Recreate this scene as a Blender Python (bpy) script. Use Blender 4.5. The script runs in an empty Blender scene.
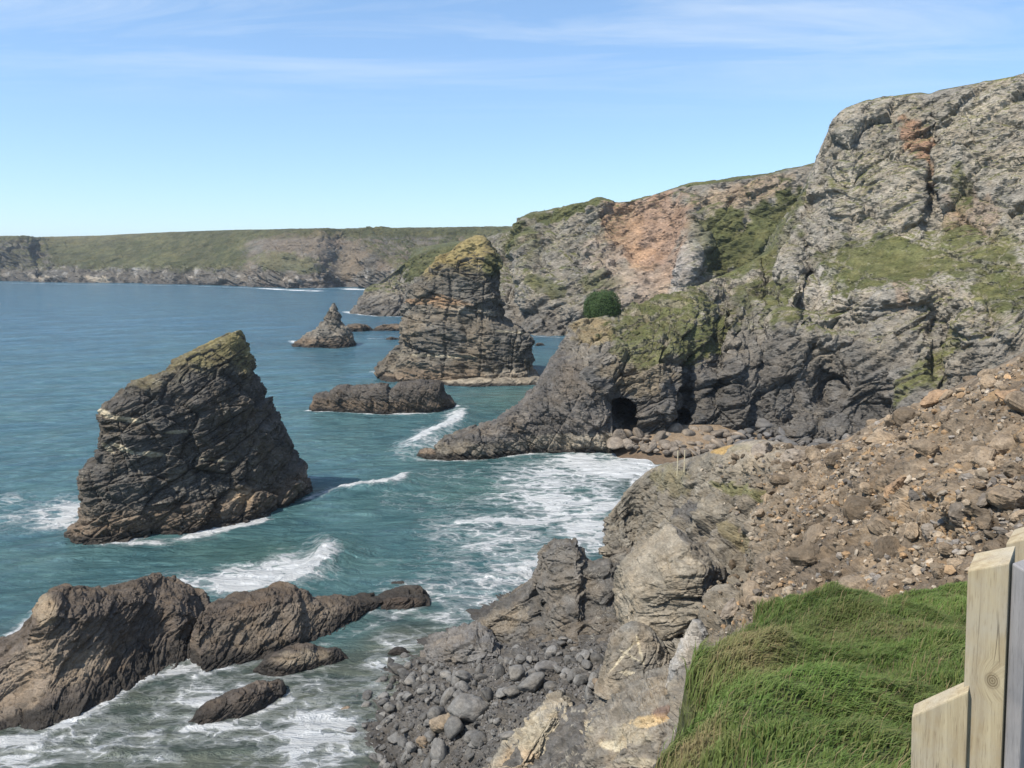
import bpy, bmesh, math, random
import numpy as np
from mathutils import Vector, Matrix, Euler

SC = bpy.context.scene
COL = SC.collection
RAD = math.radians
rng = np.random.default_rng(7)
random.seed(7)

# ------------------------------------------------------------------ camera
H = 36.0                      # eye height above the sea (m)
FPX = 800.0                   # focal length in pixels of a 1024 px wide frame
TH = math.atan(129.0 / FPX)   # pitch down
cam_d = bpy.data.cameras.new('camera')
cam = bpy.data.objects.new('camera', cam_d)
COL.objects.link(cam)
cam.location = (0, 0, H)
cam.rotation_euler = (math.pi / 2 - TH, 0, 0)
cam_d.sensor_width = 36.0
cam_d.lens = 36.0 * FPX / 1024.0
cam_d.clip_start = 0.1
cam_d.clip_end = 40000
SC.camera = cam

# ------------------------------------------------------------------ sun, sky, exposure
SUN_AZ = RAD(-122)            # measured from +Y (view direction) towards +X
SUN_EL = RAD(55)
sd = bpy.data.lights.new('sun', 'SUN')
sd.energy = 5.0
sd.angle = RAD(0.53)
sd.color = (1.0, 0.93, 0.82)
sun = bpy.data.objects.new('sun', sd)
COL.objects.link(sun)
sdir = Vector((math.sin(SUN_AZ) * math.cos(SUN_EL), math.cos(SUN_AZ) * math.cos(SUN_EL), math.sin(SUN_EL)))
sun.rotation_euler = sdir.to_track_quat('Z', 'Y').to_euler()
sun.location = sdir * 300

world = bpy.data.worlds.new('World')
SC.world = world
world.use_nodes = True
wn, wl = world.node_tree.nodes, world.node_tree.links
wn.clear()
wo = wn.new('ShaderNodeOutputWorld')
bg = wn.new('ShaderNodeBackground')
sky = wn.new('ShaderNodeTexSky')
sky.sky_type = 'NISHITA'
sky.sun_disc = False
sky.sun_elevation = SUN_EL
sky.sun_rotation = SUN_AZ
sky.altitude = 0
sky.air_density = 0.9
sky.dust_density = 0.0
sky.ozone_density = 4.0
bg.inputs['Strength'].default_value = 0.13
# thin cirrus: streaks on a high flat layer (direction projected on a plane overhead)
tc = wn.new('ShaderNodeTexCoord')
sep = wn.new('ShaderNodeSeparateXYZ')
wl.new(tc.outputs['Generated'], sep.inputs[0])
mx = wn.new('ShaderNodeMath'); mx.operation = 'MAXIMUM'; mx.inputs[1].default_value = 0.03
wl.new(sep.outputs['Z'], mx.inputs[0])
dv = wn.new('ShaderNodeVectorMath'); dv.operation = 'DIVIDE'
cb = wn.new('ShaderNodeCombineXYZ')
for i in range(3):
    wl.new(mx.outputs[0], cb.inputs[i])
wl.new(tc.outputs['Generated'], dv.inputs[0]); wl.new(cb.outputs[0], dv.inputs[1])
mp = wn.new('ShaderNodeMapping')
mp.inputs['Rotation'].default_value = (0, 0, RAD(28))
mp.inputs['Scale'].default_value = (0.42, 1.3, 1.0)
wl.new(dv.outputs[0], mp.inputs[0])
nz = wn.new('ShaderNodeTexNoise')
nz.inputs['Scale'].default_value = 0.9; nz.inputs['Detail'].default_value = 9
nz.inputs['Roughness'].default_value = 0.62; nz.inputs['Distortion'].default_value = 0.7
wl.new(mp.outputs[0], nz.inputs['Vector'])
cr_ = wn.new('ShaderNodeMapRange')
cr_.inputs['From Min'].default_value = 0.42; cr_.inputs['From Max'].default_value = 0.78
cr_.inputs['To Min'].default_value = 0.0; cr_.inputs['To Max'].default_value = 0.75
wl.new(nz.outputs['Fac'], cr_.inputs['Value'])
hz = wn.new('ShaderNodeMapRange')      # cirrus sits higher up, fades to nothing near the horizon
hz.inputs['From Min'].default_value = 0.15; hz.inputs['From Max'].default_value = 0.29
wl.new(sep.outputs['Z'], hz.inputs['Value'])
ml = wn.new('ShaderNodeMath'); ml.operation = 'MULTIPLY'
wl.new(cr_.outputs[0], ml.inputs[0]); wl.new(hz.outputs[0], ml.inputs[1])
skm = wn.new('ShaderNodeMix'); skm.data_type = 'RGBA'
wl.new(ml.outputs[0], skm.inputs[0])
skt = wn.new('ShaderNodeMix'); skt.data_type = 'RGBA'; skt.blend_type = 'MULTIPLY'
skt.inputs[0].default_value = 1.0
[x for x in skt.inputs if x.name == 'B' and x.type == 'RGBA'][0].default_value = (1.40, 1.68, 1.95, 1)
_in = lambda nd, k: [x for x in nd.inputs if x.name == k and x.type == 'RGBA'][0]
_out = lambda nd: [x for x in nd.outputs if x.type == 'RGBA'][0]
gm = wn.new('ShaderNodeGamma'); gm.inputs['Gamma'].default_value = 0.68
wl.new(sky.outputs[0], gm.inputs['Color'])
wl.new(gm.outputs[0], _in(skt, 'A'))
wl.new(_out(skt), _in(skm, 'A'))
_in(skm, 'B').default_value = (6.0, 6.4, 6.7, 1)
wl.new(_out(skm), bg.inputs['Color'])
wl.new(bg.outputs[0], wo.inputs['Surface'])

SC.view_settings.view_transform = 'Standard'
SC.view_settings.look = 'None'
SC.view_settings.gamma = 1.0
SC.view_settings.exposure = 0.38
SC.cycles.max_bounces = 5
SC.cycles.diffuse_bounces = 2
SC.cycles.glossy_bounces = 2
SC.cycles.use_adaptive_sampling = True
SC.cycles.use_denoising = True

# ------------------------------------------------------------------ geometry helpers
CT, ST = math.cos(TH), math.sin(TH)

def P(px, py, d):
    """world point at forward distance d seen in direction (px, py)"""
    u = (px - 512.0) / FPX; v = (384.0 - py) / FPX
    y = CT + v * ST; z = -ST + v * CT
    return np.array([d * u / y, d, H + d * z / y])

def W(px, py, z=0.0):
    """world point at height z seen in direction (px, py)"""
    u = (px - 512.0) / FPX; v = (384.0 - py) / FPX
    y = CT + v * ST; zz = -ST + v * CT
    k = (z - H) / zz
    return np.array([k * u, k * y, z])

def proj(p):
    x, y, z = p[..., 0], p[..., 1], p[..., 2] - H
    f = y * CT - z * ST
    up = y * ST + z * CT
    f = np.maximum(f, 1e-3)
    return 512 + FPX * x / f, 384 - FPX * up / f

def crom(c, t):
    """Catmull-Rom along axis 0 of c at parameters t in 0..n-1"""
    n = len(c)
    i = np.clip(np.floor(t).astype(int), 0, n - 2)
    f = (t - i).reshape((-1,) + (1,) * (c.ndim - 1))
    p0 = c[np.maximum(i - 1, 0)]; p1 = c[i]; p2 = c[i + 1]; p3 = c[np.minimum(i + 2, n - 1)]
    p0 = np.where((i == 0).reshape(f.shape), 2 * p1 - p2, p0)
    p3 = np.where((i == n - 2).reshape(f.shape), 2 * p2 - p1, p3)
    a, b_, e = (np.linalg.norm(x, axis=-1, keepdims=True) + 1e-6 for x in (p1 - p0, p2 - p1, p3 - p2))
    m1 = (p2 - p0) * .45; m2 = (p3 - p1) * .45
    m1 = m1 * np.minimum(1, 1.1 * np.minimum(a, b_) / (np.linalg.norm(m1, axis=-1, keepdims=True) + 1e-6))   # no overshoot
    m2 = m2 * np.minimum(1, 1.1 * np.minimum(b_, e) / (np.linalg.norm(m2, axis=-1, keepdims=True) + 1e-6))
    f2 = f * f; f3 = f2 * f
    return (2 * f3 - 3 * f2 + 1) * p1 + (f3 - 2 * f2 + f) * m1 + (-2 * f3 + 3 * f2) * p2 + (f3 - f2) * m2

def tpar(n, weights):
    """n parameters over len(weights) spans, more samples where the weight is larger"""
    w = np.asarray(weights, float); cum = np.concatenate([[0], np.cumsum(w)]) / w.sum()
    return np.interp(np.linspace(0, 1, n), cum, np.arange(len(cum)))

def spans(ctrl, axis):
    """mean length of each control span along an axis"""
    d = np.linalg.norm(np.diff(ctrl, axis=axis), axis=-1)
    return d.mean(axis=1 - axis)

def hsh(ix, iy, iz, s):
    h = (ix.astype(np.uint32) * np.uint32(374761393) + iy.astype(np.uint32) * np.uint32(668265263)
         + iz.astype(np.uint32) * np.uint32(2147483647 - 58) + np.uint32((s * 362437 + 12345) & 0xffffffff))
    h = (h ^ (h >> np.uint32(13))) * np.uint32(1274126177)
    h = (h ^ (h >> np.uint32(16))) * np.uint32(2246822519)
    return h ^ (h >> np.uint32(13))

def u01(h):
    return (h & np.uint32(0xffffff)).astype(np.float32) / np.float32(16777216.0)

def vnoise(p, seed=0):
    p = p.astype(np.float32)
    i = np.floor(p).astype(np.int32); f = p - i
    f = f * f * f * (f * (f * 6 - 15) + 10)
    r = 0
    for dx in (0, 1):
        wx = f[..., 0] if dx else 1 - f[..., 0]
        for dy in (0, 1):
            wy = f[..., 1] if dy else 1 - f[..., 1]
            for dz in (0, 1):
                wz = f[..., 2] if dz else 1 - f[..., 2]
                r = r + wx * wy * wz * u01(hsh(i[..., 0] + dx, i[..., 1] + dy, i[..., 2] + dz, seed))
    return r * 2 - 1

ROTN = np.array(Euler((0.7, 0.4, 1.1)).to_matrix())

def fbm(p, oct=4, seed=0, gain=.5, ridged=False):
    r = 0; a = 1.0; t = 0
    q = p.copy()
    for o in range(oct):
        n = vnoise(q, seed + o)
        if ridged:
            n = 1 - 2 * np.abs(n)
        r = r + a * n; t += a; a *= gain
        q = q @ ROTN * 2.03 + 17.3
    return r / t

def cells(p, seed=0):
    """jittered cell seeds: random numbers of the nearest cell and the offset from its seed"""
    p = p.astype(np.float32)
    b = np.floor(p - .5).astype(np.int32)
    best = np.full(p.shape[:-1], 1e9, np.float32); sec = best.copy()
    off = np.zeros(p.shape, np.float32); rid = np.zeros(p.shape[:-1], np.uint32)
    for dx in (0, 1):
        for dy in (0, 1):
            for dz in (0, 1):
                cx, cy, cz = b[..., 0] + dx, b[..., 1] + dy, b[..., 2] + dz
                h = hsh(cx, cy, cz, seed)
                o = np.stack([p[..., 0] - cx - .5 - (u01(h) - .5) * .8,
                              p[..., 1] - cy - .5 - (u01(h >> np.uint32(7)) - .5) * .8,
                              p[..., 2] - cz - .5 - (u01(h * np.uint32(2654435761)) - .5) * .8], -1)
                d = (o * o).sum(-1)
                m = d < best
                sec = np.where(m, best, np.minimum(sec, d))
                best = np.where(m, d, best)
                off[m] = o[m]; rid[m] = h[m]
    return off, rid, np.sqrt(sec) - np.sqrt(best)

def rnd_of(rid, k):
    return u01((rid ^ np.uint32(k * 7919 + 13)) * np.uint32(2654435761) >> np.uint32(4)) % 1.0

def bedding(dip=(0.35, 0.0, 0.94)):
    n = Vector(dip).normalized()
    a = n.cross(Vector((0.3, 1, 0.1))).normalized()
    b = n.cross(a)
    return np.array([a, b, n]).T          # p @ B gives (strike, dip, normal) coordinates

def facets(p, size, B, seed, squash=.5, long=1.0):
    """blocky joint-bounded rock: planar tilted facets with steps between them"""
    q = (p @ B) / size
    q[..., 2] /= squash
    q[..., 0] /= long
    q = q + .10 * np.stack([vnoise(q * 1.7, seed + 50), vnoise(q * 1.7, seed + 51), vnoise(q * 1.7, seed + 52)], -1)
    off, rid, edge = cells(q, seed)
    nx, ny, nz_ = rnd_of(rid, 1) - .5, rnd_of(rid, 2) - .5, rnd_of(rid, 3) - .5
    tilt = off[..., 0] * nx + off[..., 1] * ny + off[..., 2] * nz_
    return 2.0 * tilt + (rnd_of(rid, 4) - .5) * .75, edge, rid

def strata(p, th, B, seed):
    """ledges: hard and soft beds along the bedding normal"""
    s = (p @ B)[..., 2] / th + .6 * vnoise(p / (th * 9), seed) + .25 * vnoise(p / (th * 3), seed + 1)
    i = np.floor(s); f = s - i
    i = i.astype(np.int32); z = np.zeros_like(i)
    a = u01(hsh(i, z, z, seed)); b = u01(hsh(i + 1, z, z, seed))
    f = np.clip((f - .43) / .14, 0, 1); f = f * f * (3 - 2 * f)
    return a * (1 - f) + b * f - .5

def joints(p, nrm, spacing, seed, warp=.22):
    """a family of near-parallel joint planes: each slab between two planes is set a little in or out; open cracks here and there"""
    s = p @ nrm / spacing + warp * vnoise(p / (spacing * 3.5), seed) + .05 * vnoise(p / (spacing * .6), seed + 3)
    i = np.floor(s); f = s - i; i = i.astype(np.int32); z = np.zeros_like(i)
    step = u01(hsh(i, z, z, seed + 5)) - .5
    m = vnoise(p / (spacing * 1.8), seed + 7)
    step = step * np.clip(.6 + 1.2 * m, 0, 1)
    crack = np.clip(1 - np.minimum(f, 1 - f) / .045, 0, 1) * np.clip(m * 3 + .4, 0, 1)
    return step - .55 * crack

def rock_disp(p, sizes, B, seed=0, fb=(0, 0), st=(0, 0), squash=.5, long=1.5, jn=1.0):
    d = 0
    for k, (s, a) in enumerate(sizes):
        f, e, r = facets(p, s, B, seed + 11 * k, squash, long)
        d = d + a * f - a * .35 * np.clip(1 - e * 13, 0, 1)
    for k, (s, a) in enumerate(sizes[:3]):
        if jn:
            d = d + jn * a * (.75 * joints(p, B[:, 2], s * .5, seed + 130 + k) + .55 * joints(p, B[:, 0] * .9 + B[:, 1] * .4, s * .8, seed + 150 + k)
                         + .4 * joints(p, B[:, 1] - .3 * B[:, 2], s * 1.1, seed + 170 + k))
    if fb[1]:
        d = d + .5 * fb[1] * fbm(p / fb[0], 5, seed + 90, .5, True)
    if st[1]:
        d = d + st[1] * strata(p, st[0], B, seed + 70)
    return d

def grid_normals(g, flip=False):
    du = np.gradient(g, axis=1); dv_ = np.gradient(g, axis=0)
    n = np.cross(du, dv_)
    n /= np.maximum(np.linalg.norm(n, axis=-1, keepdims=True), 1e-9)
    return -n if flip else n

def mesh_obj(name, verts, faces, mat, attrs=None, parent=None, smooth=True):
    me = bpy.data.meshes.new(name)
    verts = np.ascontiguousarray(verts.reshape(-1, 3), np.float32)
    faces = np.ascontiguousarray(faces, np.int32)
    k = faces.shape[1]
    me.vertices.add(len(verts)); me.vertices.foreach_set('co', verts.ravel())
    me.loops.add(faces.size); me.loops.foreach_set('vertex_index', faces.ravel())
    me.polygons.add(len(faces))
    me.polygons.foreach_set('loop_start', np.arange(0, faces.size, k, dtype=np.int32))
    me.polygons.foreach_set('use_smooth', np.full(len(faces), smooth))
    me.update(calc_edges=True)
    for an, (typ, arr) in (attrs or {}).items():
        a = me.attributes.new(an, typ, 'POINT')
        if typ == 'FLOAT_COLOR':
            c = np.ones((len(verts), 4), np.float32); c[:, :3] = arr.reshape(-1, 3)
            a.data.foreach_set('color', c.ravel())
        else:
            a.data.foreach_set('value', np.ascontiguousarray(arr, np.float32).ravel())
    me.materials.append(mat)
    o = bpy.data.objects.new(name, me)
    COL.objects.link(o)
    if parent:
        o.parent = parent
    return o

def grid_faces(nv, nu, wrap=False):
    i = np.arange(nv * nu).reshape(nv, nu)
    if wrap:
        i = np.concatenate([i, i[:, :1]], 1)
    return np.stack([i[:-1, :-1], i[:-1, 1:], i[1:, 1:], i[1:, :-1]], -1).reshape(-1, 4)

def tag(o, label, cat, kind=None, group=None):
    o['label'] = label; o['category'] = cat
    if kind: o['kind'] = kind
    if group: o['group'] = group
    return o

def sst(a, b, x):
    t = np.clip((x - a) / (b - a), 0, 1)
    return t * t * (3 - 2 * t)

def lin(r, g, b):
    f = lambda c: (c / 255 / 12.92) if c / 255 <= .04045 else ((c / 255 + .055) / 1.055) ** 2.4
    return np.array([f(r), f(g), f(b)])

# ------------------------------------------------------------------ materials
def new_mat(name):
    m = bpy.data.materials.new(name); m.use_nodes = True
    n, l = m.node_tree.nodes, m.node_tree.links
    b = n['Principled BSDF']
    return m, n, l, b

def math_n(n, l, op, a, b=None, c=None):
    m = n.new('ShaderNodeMath'); m.operation = op
    for i, v in enumerate((a, b, c)):
        if v is None: continue
        if isinstance(v, (int, float)): m.inputs[i].default_value = v
        else: l.new(v, m.inputs[i])
    return m.outputs[0]

def noise_n(n, l, vec, scale, detail=6, rough=.6, dist=0.0):
    t = n.new('ShaderNodeTexNoise')
    t.inputs['Scale'].default_value = scale; t.inputs['Detail'].default_value = detail
    t.inputs['Roughness'].default_value = rough; t.inputs['Distortion'].default_value = dist
    if vec is not None: l.new(vec, t.inputs['Vector'])
    return t.outputs['Fac']

def maprange(n, l, v, a, b, c, d, smooth=False):
    m = n.new('ShaderNodeMapRange')
    if smooth: m.interpolation_type = 'SMOOTHSTEP'
    l.new(v, m.inputs['Value'])
    for k, x in zip(('From Min', 'From Max', 'To Min', 'To Max'), (a, b, c, d)):
        m.inputs[k].default_value = x
    return m.outputs[0]

def mixc(n, l, fac, a, b, blend='MIX'):
    m = n.new('ShaderNodeMix'); m.data_type = 'RGBA'; m.blend_type = blend
    for key, v in (('Factor', fac), ('A', a), ('B', b)):
        s = m.inputs[key] if key != 'Factor' else m.inputs[0]
        if key != 'Factor':
            s = [x for x in m.inputs if x.name == key and x.type == 'RGBA'][0]
        if isinstance(v, (int, float)): s.default_value = v
        elif isinstance(v, (tuple, list, np.ndarray)): s.default_value = tuple(v)[:3] + (1,)
        else: l.new(v, s)
    return [x for x in m.outputs if x.type == 'RGBA'][0]

def rock_mat(name, size, dip=(0.35, 0, .94), bump=.5, rough=.85, color=None, rand=0.0, veins=0.0):
    """size = typical metres of the finest visible grain; colour from the 'col' attribute or one colour"""
    m, n, l, b = new_mat(name)
    geo = n.new('ShaderNodeNewGeometry')
    if color is None:
        pos = geo.outputs['Position']
    else:
        tcn = n.new('ShaderNodeTexCoord'); pos = tcn.outputs['Object']
    rot = n.new('ShaderNodeMapping')
    eul = Vector(dip).normalized().rotation_difference(Vector((0, 0, 1))).to_euler()
    rot.inputs['Rotation'].default_value = eul
    rot.inputs['Scale'].default_value = (1, 1, 2.4)
    l.new(pos, rot.inputs[0]); q = rot.outputs[0]
    f1 = noise_n(n, l, q, .35 / size, 8, .65, .4)
    f2 = noise_n(n, l, q, 1.6 / size, 6, .7, .6)
    f3 = noise_n(n, l, pos, .06 / size, 4, .5)
    if color is None:
        at = n.new('ShaderNodeAttribute'); at.attribute_name = 'col'; base = at.outputs['Color']
    else:
        rgb = n.new('ShaderNodeRGB'); rgb.outputs[0].default_value = tuple(color) + (1,); base = rgb.outputs[0]
    v1 = maprange(n, l, f1, .25, .75, .62, 1.38)
    v2 = maprange(n, l, f2, .25, .75, .58, 1.42)
    v = math_n(n, l, 'MULTIPLY', v1, v2)
    v = math_n(n, l, 'MULTIPLY', v, maprange(n, l, f3, .3, .7, .85, 1.15))
    if rand:
        oi = n.new('ShaderNodeObjectInfo')
        v = math_n(n, l, 'MULTIPLY', v, maprange(n, l, oi.outputs['Random'], 0, 1, 1 - rand, 1 + rand))
    vc = n.new('ShaderNodeCombineXYZ')
    for i in range(3): l.new(v, vc.inputs[i])
    colr = mixc(n, l, 1.0, base, vc.outputs[0], 'MULTIPLY')
    warm = mixc(n, l, 1.0, colr, (1.07, 1.0, .91), 'MULTIPLY')
    colr = mixc(n, l, maprange(n, l, noise_n(n, l, pos, .22 / size, 5, .6), .42, .62, 0, .8), colr, warm)
    if veins:
        vn = noise_n(n, l, q, .5, 3, .5, 2.0)
        d = math_n(n, l, 'ABSOLUTE', math_n(n, l, 'SUBTRACT', vn, .5))
        k = maprange(n, l, d, .0, .014, 1.0, 0.0)
        k = math_n(n, l, 'MULTIPLY', k, maprange(n, l, noise_n(n, l, pos, .5, 4, .6), .5, .62, 0, veins))
        colr = mixc(n, l, k, colr, (.55, .51, .42))
    l.new(colr, b.inputs['Base Color'])
    b.inputs['Roughness'].default_value = rough
    b.inputs['Specular IOR Level'].default_value = .25
    nzc = n.new('ShaderNodeTexNoise'); nzc.inputs['Scale'].default_value = .5 / size
    nzc.inputs['Detail'].default_value = 3
    l.new(q, nzc.inputs['Vector'])
    sc_ = n.new('ShaderNodeVectorMath'); sc_.operation = 'SCALE'; sc_.inputs['Scale'].default_value = .9 * size
    l.new(nzc.outputs['Color'], sc_.inputs[0])
    mixv = n.new('ShaderNodeVectorMath'); mixv.operation = 'ADD'
    l.new(q, mixv.inputs[0]); l.new(sc_.outputs[0], mixv.inputs[1])
    hgt = math_n(n, l, 'MULTIPLY', f1, .45)
    for sc2, amp in ((.42 / size, 1.0), (1.25 / size, .45)):
        vo = n.new('ShaderNodeTexVoronoi'); vo.feature = 'F1'; vo.inputs['Scale'].default_value = sc2
        l.new(mixv.outputs[0], vo.inputs['Vector'])
        of = n.new('ShaderNodeVectorMath'); of.operation = 'SUBTRACT'
        l.new(mixv.outputs[0], of.inputs[0]); l.new(vo.outputs['Position'], of.inputs[1])
        cc = n.new('ShaderNodeVectorMath'); cc.operation = 'SUBTRACT'; cc.inputs[1].default_value = (.5, .5, .5)
        l.new(vo.outputs['Color'], cc.inputs[0])
        dt = n.new('ShaderNodeVectorMath'); dt.operation = 'DOT_PRODUCT'
        l.new(of.outputs[0], dt.inputs[0]); l.new(cc.outputs[0], dt.inputs[1])
        hgt = math_n(n, l, 'ADD', hgt, math_n(n, l, 'MULTIPLY', dt.outputs['Value'], amp * 1.5 * sc2))
    bu = n.new('ShaderNodeBump'); bu.inputs['Strength'].default_value = bump
    bu.inputs['Distance'].default_value = size * 1.3
    l.new(hgt, bu.inputs['Height'])
    l.new(bu.outputs[0], b.inputs['Normal'])
    return m

# ------------------------------------------------------------------ painting of surface colours (lichen, turf, scars, tide bands, light on the near rock)
def paint(col, px, py, nz3, blobs):
    """blobs: (px, py, rx, ry, rot_deg, colour, strength, raggedness) - patches of turf, scree, fresh rock or painted light"""
    for (cx, cy, rx, ry, rot, c, s, rag) in blobs:
        a = math.radians(rot)
        dx, dy = px - cx, py - cy
        x = (dx * math.cos(a) + dy * math.sin(a)) / rx
        y = (-dx * math.sin(a) + dy * math.cos(a)) / ry
        r = np.sqrt(x * x + y * y) + rag * nz3
        m = s * sst(1.15, .75, r)
        col = col * (1 - m[..., None]) + np.asarray(c) * m[..., None]
    return col

GRASS = np.array([.088, .096, .036])
GRASSD = np.array([.060, .085, .026])
GRASSY = np.array([.130, .130, .050])
DRYG = np.array([.19, .155, .085])
GREY = np.array([.246, .228, .196])
TAN = np.array([.345, .308, .248])
DARK = np.array([.075, .070, .065])
WETB = np.array([.030, .027, .024])
BROWN = np.array([.155, .118, .085])
RED = np.array([.270, .170, .115])
PINK = np.array([.270, .222, .180])

def taper(g, ctrl, nv, wv, rim_row):
    if rim_row is None: return np.ones(nv)
    t = tpar(nv, wv)
    return np.clip(np.abs(t - rim_row) / 1.2, .22, 1) * np.where(t > rim_row, .5, 1)

def build_sheet(name, ctrl, nv, nu, mat, disp, colf, label, cat, flip=False, wv=None, wu=None, kind='structure', bumps=(), rim_row=None, caves=()):
    """a sheet lofted through a control net (rows x columns of world points), displaced along its normals"""
    R, Cn = ctrl.shape[:2]
    wv = spans(ctrl, 0) if wv is None else wv
    wu = spans(ctrl, 1) if wu is None else wu
    g = crom(ctrl, tpar(nv, wv))
    g = crom(np.swapaxes(g, 0, 1), tpar(nu, wu)); g = np.swapaxes(g, 0, 1)
    n0 = grid_normals(g, flip)
    px, py = proj(g)
    for (bx, by, rx, ry, amt) in bumps:      # caves, bays and bulges pushed along the surface normal
        w = np.exp(-(((px - bx) / rx) ** 2 + ((py - by) / ry) ** 2) ** 1.5)
        g = g + n0 * (amt * w)[..., None]
    n1 = grid_normals(g, flip)
    d = disp(g, px, py, n1) * taper(g, ctrl, nv, wv, rim_row)[:, None]
    for (bx, by, rx, ry, dep, cw) in caves:  # sea caves: mouths cut straight into the cliff
        w = np.clip(np.abs((px - bx) / rx) ** 2.6 + np.abs((py - by) / ry) ** 2.6 + .25 * fbm(g / 2.0, 2, 7), 0, 9)
        w = sst(1.25, .8, w)
        g = g + w[..., None] * dep * np.array([cw, 1, 0]) 
    v = g + n1 * d[..., None]
    n2 = grid_normals(v, flip)
    col = colf(v, px, py, n2, n1, d)
    o = mesh_obj(name, v, grid_faces(nv, nu) if not flip else grid_faces(nv, nu)[:, ::-1], mat,
                 {'col': ('FLOAT_COLOR', np.clip(col, .004, .9))})
    tag(o, label, cat, kind)
    return o, v, n2

# ------------------------------------------------------------------ far headland across the bay
B_FAR = bedding((.5, .1, .86))
M_FAR = rock_mat('far_rock', 5.0, (.5, .1, .86), .55)
def far_headland():
    px = np.array([-260, -120, -40, 12, 32, 50, 100, 160, 220, 280, 318, 345, 375, 420, 480, 540, 620])
    yb = np.array([279, 280, 281, 281.3, 282, 282.5, 283, 284, 285.5, 287.5, 288, 287, 288.5, 291, 293, 296, 300])
    yt = np.array([240, 239, 237.5, 236, 236.5, 236.5, 235.5, 232.5, 230.3, 229, 228.6, 228.3, 228, 227.3, 226.5, 225, 223])
    band = np.array([12, 12, 16, 18, 16, 13, 13, 14, 16, 22, 26, 20, 22, 22, 22, 22, 22])       # height of the bare rock band
    back = np.array([60, 60, 60, 60, 90, 190, 210, 200, 170, 120, 118, 130, 150, 190, 220, 230, 230])
    rows = [[] for _ in range(8)]
    for x, b_, t, bd, bk in zip(px, yb, yt, band, back):
        w = W(x, b_); d = w[1]
        zr = P(x, t, d + bk)[2]
        def at(k, z): return w * [(d + k) / d, (d + k) / d, 0] + [0, 0, z]
        rows[0].append(at(-8, -6)); rows[1].append(at(0, 1)); rows[2].append(at(9, bd * .75)); rows[3].append(at(22, bd * 1.15))
        rows[4].append(at(bk * .5, bd + (zr - bd) * .52)); rows[5].append(at(bk * .86, zr - 5))
        rows[6].append(at(bk * 1.05, zr)); rows[7].append(at(bk + 700, zr + 6))
    ctrl = np.array(rows)
    def disp(g, px, py, n):
        z = g[..., 2]
        rocky = np.clip(1.1 - sst(14, 30, z) * sst(40, 60, px) * sst(330, 250, px), .12, 1) * sst(80, 58, z)
        d = rock_disp(g, [(60, 7), (28, 4), (12, 2.2), (5, .9)], B_FAR, 3, (50, 4))
        return d * (.15 + .85 * rocky) * sst(-6, 3, z + 3) * np.clip(1.3 - (g[..., 1] - 1000) / 900, .03, 1)
    def colf(v, px, py, n, n1, d):
        s = v.shape[:2]; z = v[..., 2]
        nz = fbm(v / 28, 5, 5); nf = fbm(v / 9, 4, 9)
        col = np.broadcast_to(GREY * .42, s + (3,)).copy()
        col = col * (1 + .35 * nf[..., None])
        brown = sst(-.1, .25, nz) * sst(210, 280, px)
        col = col * (1 - .5 * brown[..., None]) + np.array([.15, .118, .088]) * .5 * brown[..., None]
        turf = sst(.42, .62, n[..., 2] + .22 * nz + .10 * nf)
        tc_ = GRASS * .50 * (1 + .25 * nz[..., None]) + DRYG * .22 * np.clip(nf + .3, 0, 1)[..., None]
        turf = turf * sst(10, 22, z + 8 * nz)
        turf = np.maximum(turf, sst(38, 60, px) * sst(270, 225, px) * sst(17, 24, z + 7 * nz) * (.95 - .5 * sst(.25, .5, nf)))
        turf = turf * (1 - .75 * sst(228, 262, px + 14 * nz) * sst(392, 350, px + 30 * (250 - py) / 20) * sst(60, 52, z))
        turf = np.maximum(sst(.3, .7, turf), sst(55, 60, z))
        col = col * (1 - turf[..., None]) + tc_ * turf[..., None]
        dark = sst(9, 3, z + 3 * nf)
        col = col * (1 - .65 * dark[..., None]) + DARK * .65 * dark[..., None]
        pale = sst(.2, .4, nf) * sst(5, 9, z) * sst(26, 16, z)
        col = col + pale[..., None] * .10
        field = sst(1150, 1300, v[..., 1])
        col = col * (1 - .5 * field[..., None]) + np.array([.16, .14, .07]) * .5 * field[..., None]
        return paint(col, px, py, nf, [(95, 276, 12, 3.5, 0, TAN, .8, .5), (40, 277, 10, 3, 0, TAN * .9, .7, .5), (350, 262, 14, 22, 45, np.array([.15, .12, .085]), .6, .5),
                                       (300, 243, 45, 9, 0, np.array([.15, .12, .09]), .5, .6), (290, 262, 40, 10, 0, GRASS * .9, .6, .8)])
    return build_sheet('headland', ctrl, 330, 900, M_FAR, disp, colf,
                       'long low far headland across the bay with green slopes above a dark rock band', 'headland',
                       wv=[1, 1.2, 1.5, 3, 1.5, .8, .5], wu=None,
                       rim_row=6, bumps=[(36, 262, 7, 22, -9), (327, 282, 4, 6, -6), (300, 284, 12, 6, 8), (210, 270, 10, 12, -6), (130, 278, 6, 8, -6)])
far_headland()

# ------------------------------------------------------------------ generic cliff net: columns of (base px, base py, base z, base d, rim px, rim py, rim d)
def cliff_net(cols, prof, under=-5.0, inland=((30, 1.2), (260, 6))):
    rows = [[] for _ in range(len(prof) + 1 + len(inland))]
    for c in cols:
        bx, by, bd, rx, ry, rd = c[:6]
        p = c[6] if len(c) > 6 else prof
        b = P(bx, by, bd); r = P(rx, ry, rd)
        rows[0].append(b + (r - b) * [-.04, -.04, 0] + [0, 0, under])
        for k, (hf, df) in enumerate(p):
            q = b + (r - b) * [df, df, hf]
            rows[k + 1].append(q)
        for k, (dd, dz) in enumerate(inland):
            e = r / r[1]
            if r[2] < H - 1:                       # a crest below eye level is a spur: it falls away behind
                dd, dz = ((7, -4), (22, -20))[k]
            rows[len(prof) + 1 + k].append(r + np.array([e[0] * dd, dd, dz]))
    return np.array(rows)

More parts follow.
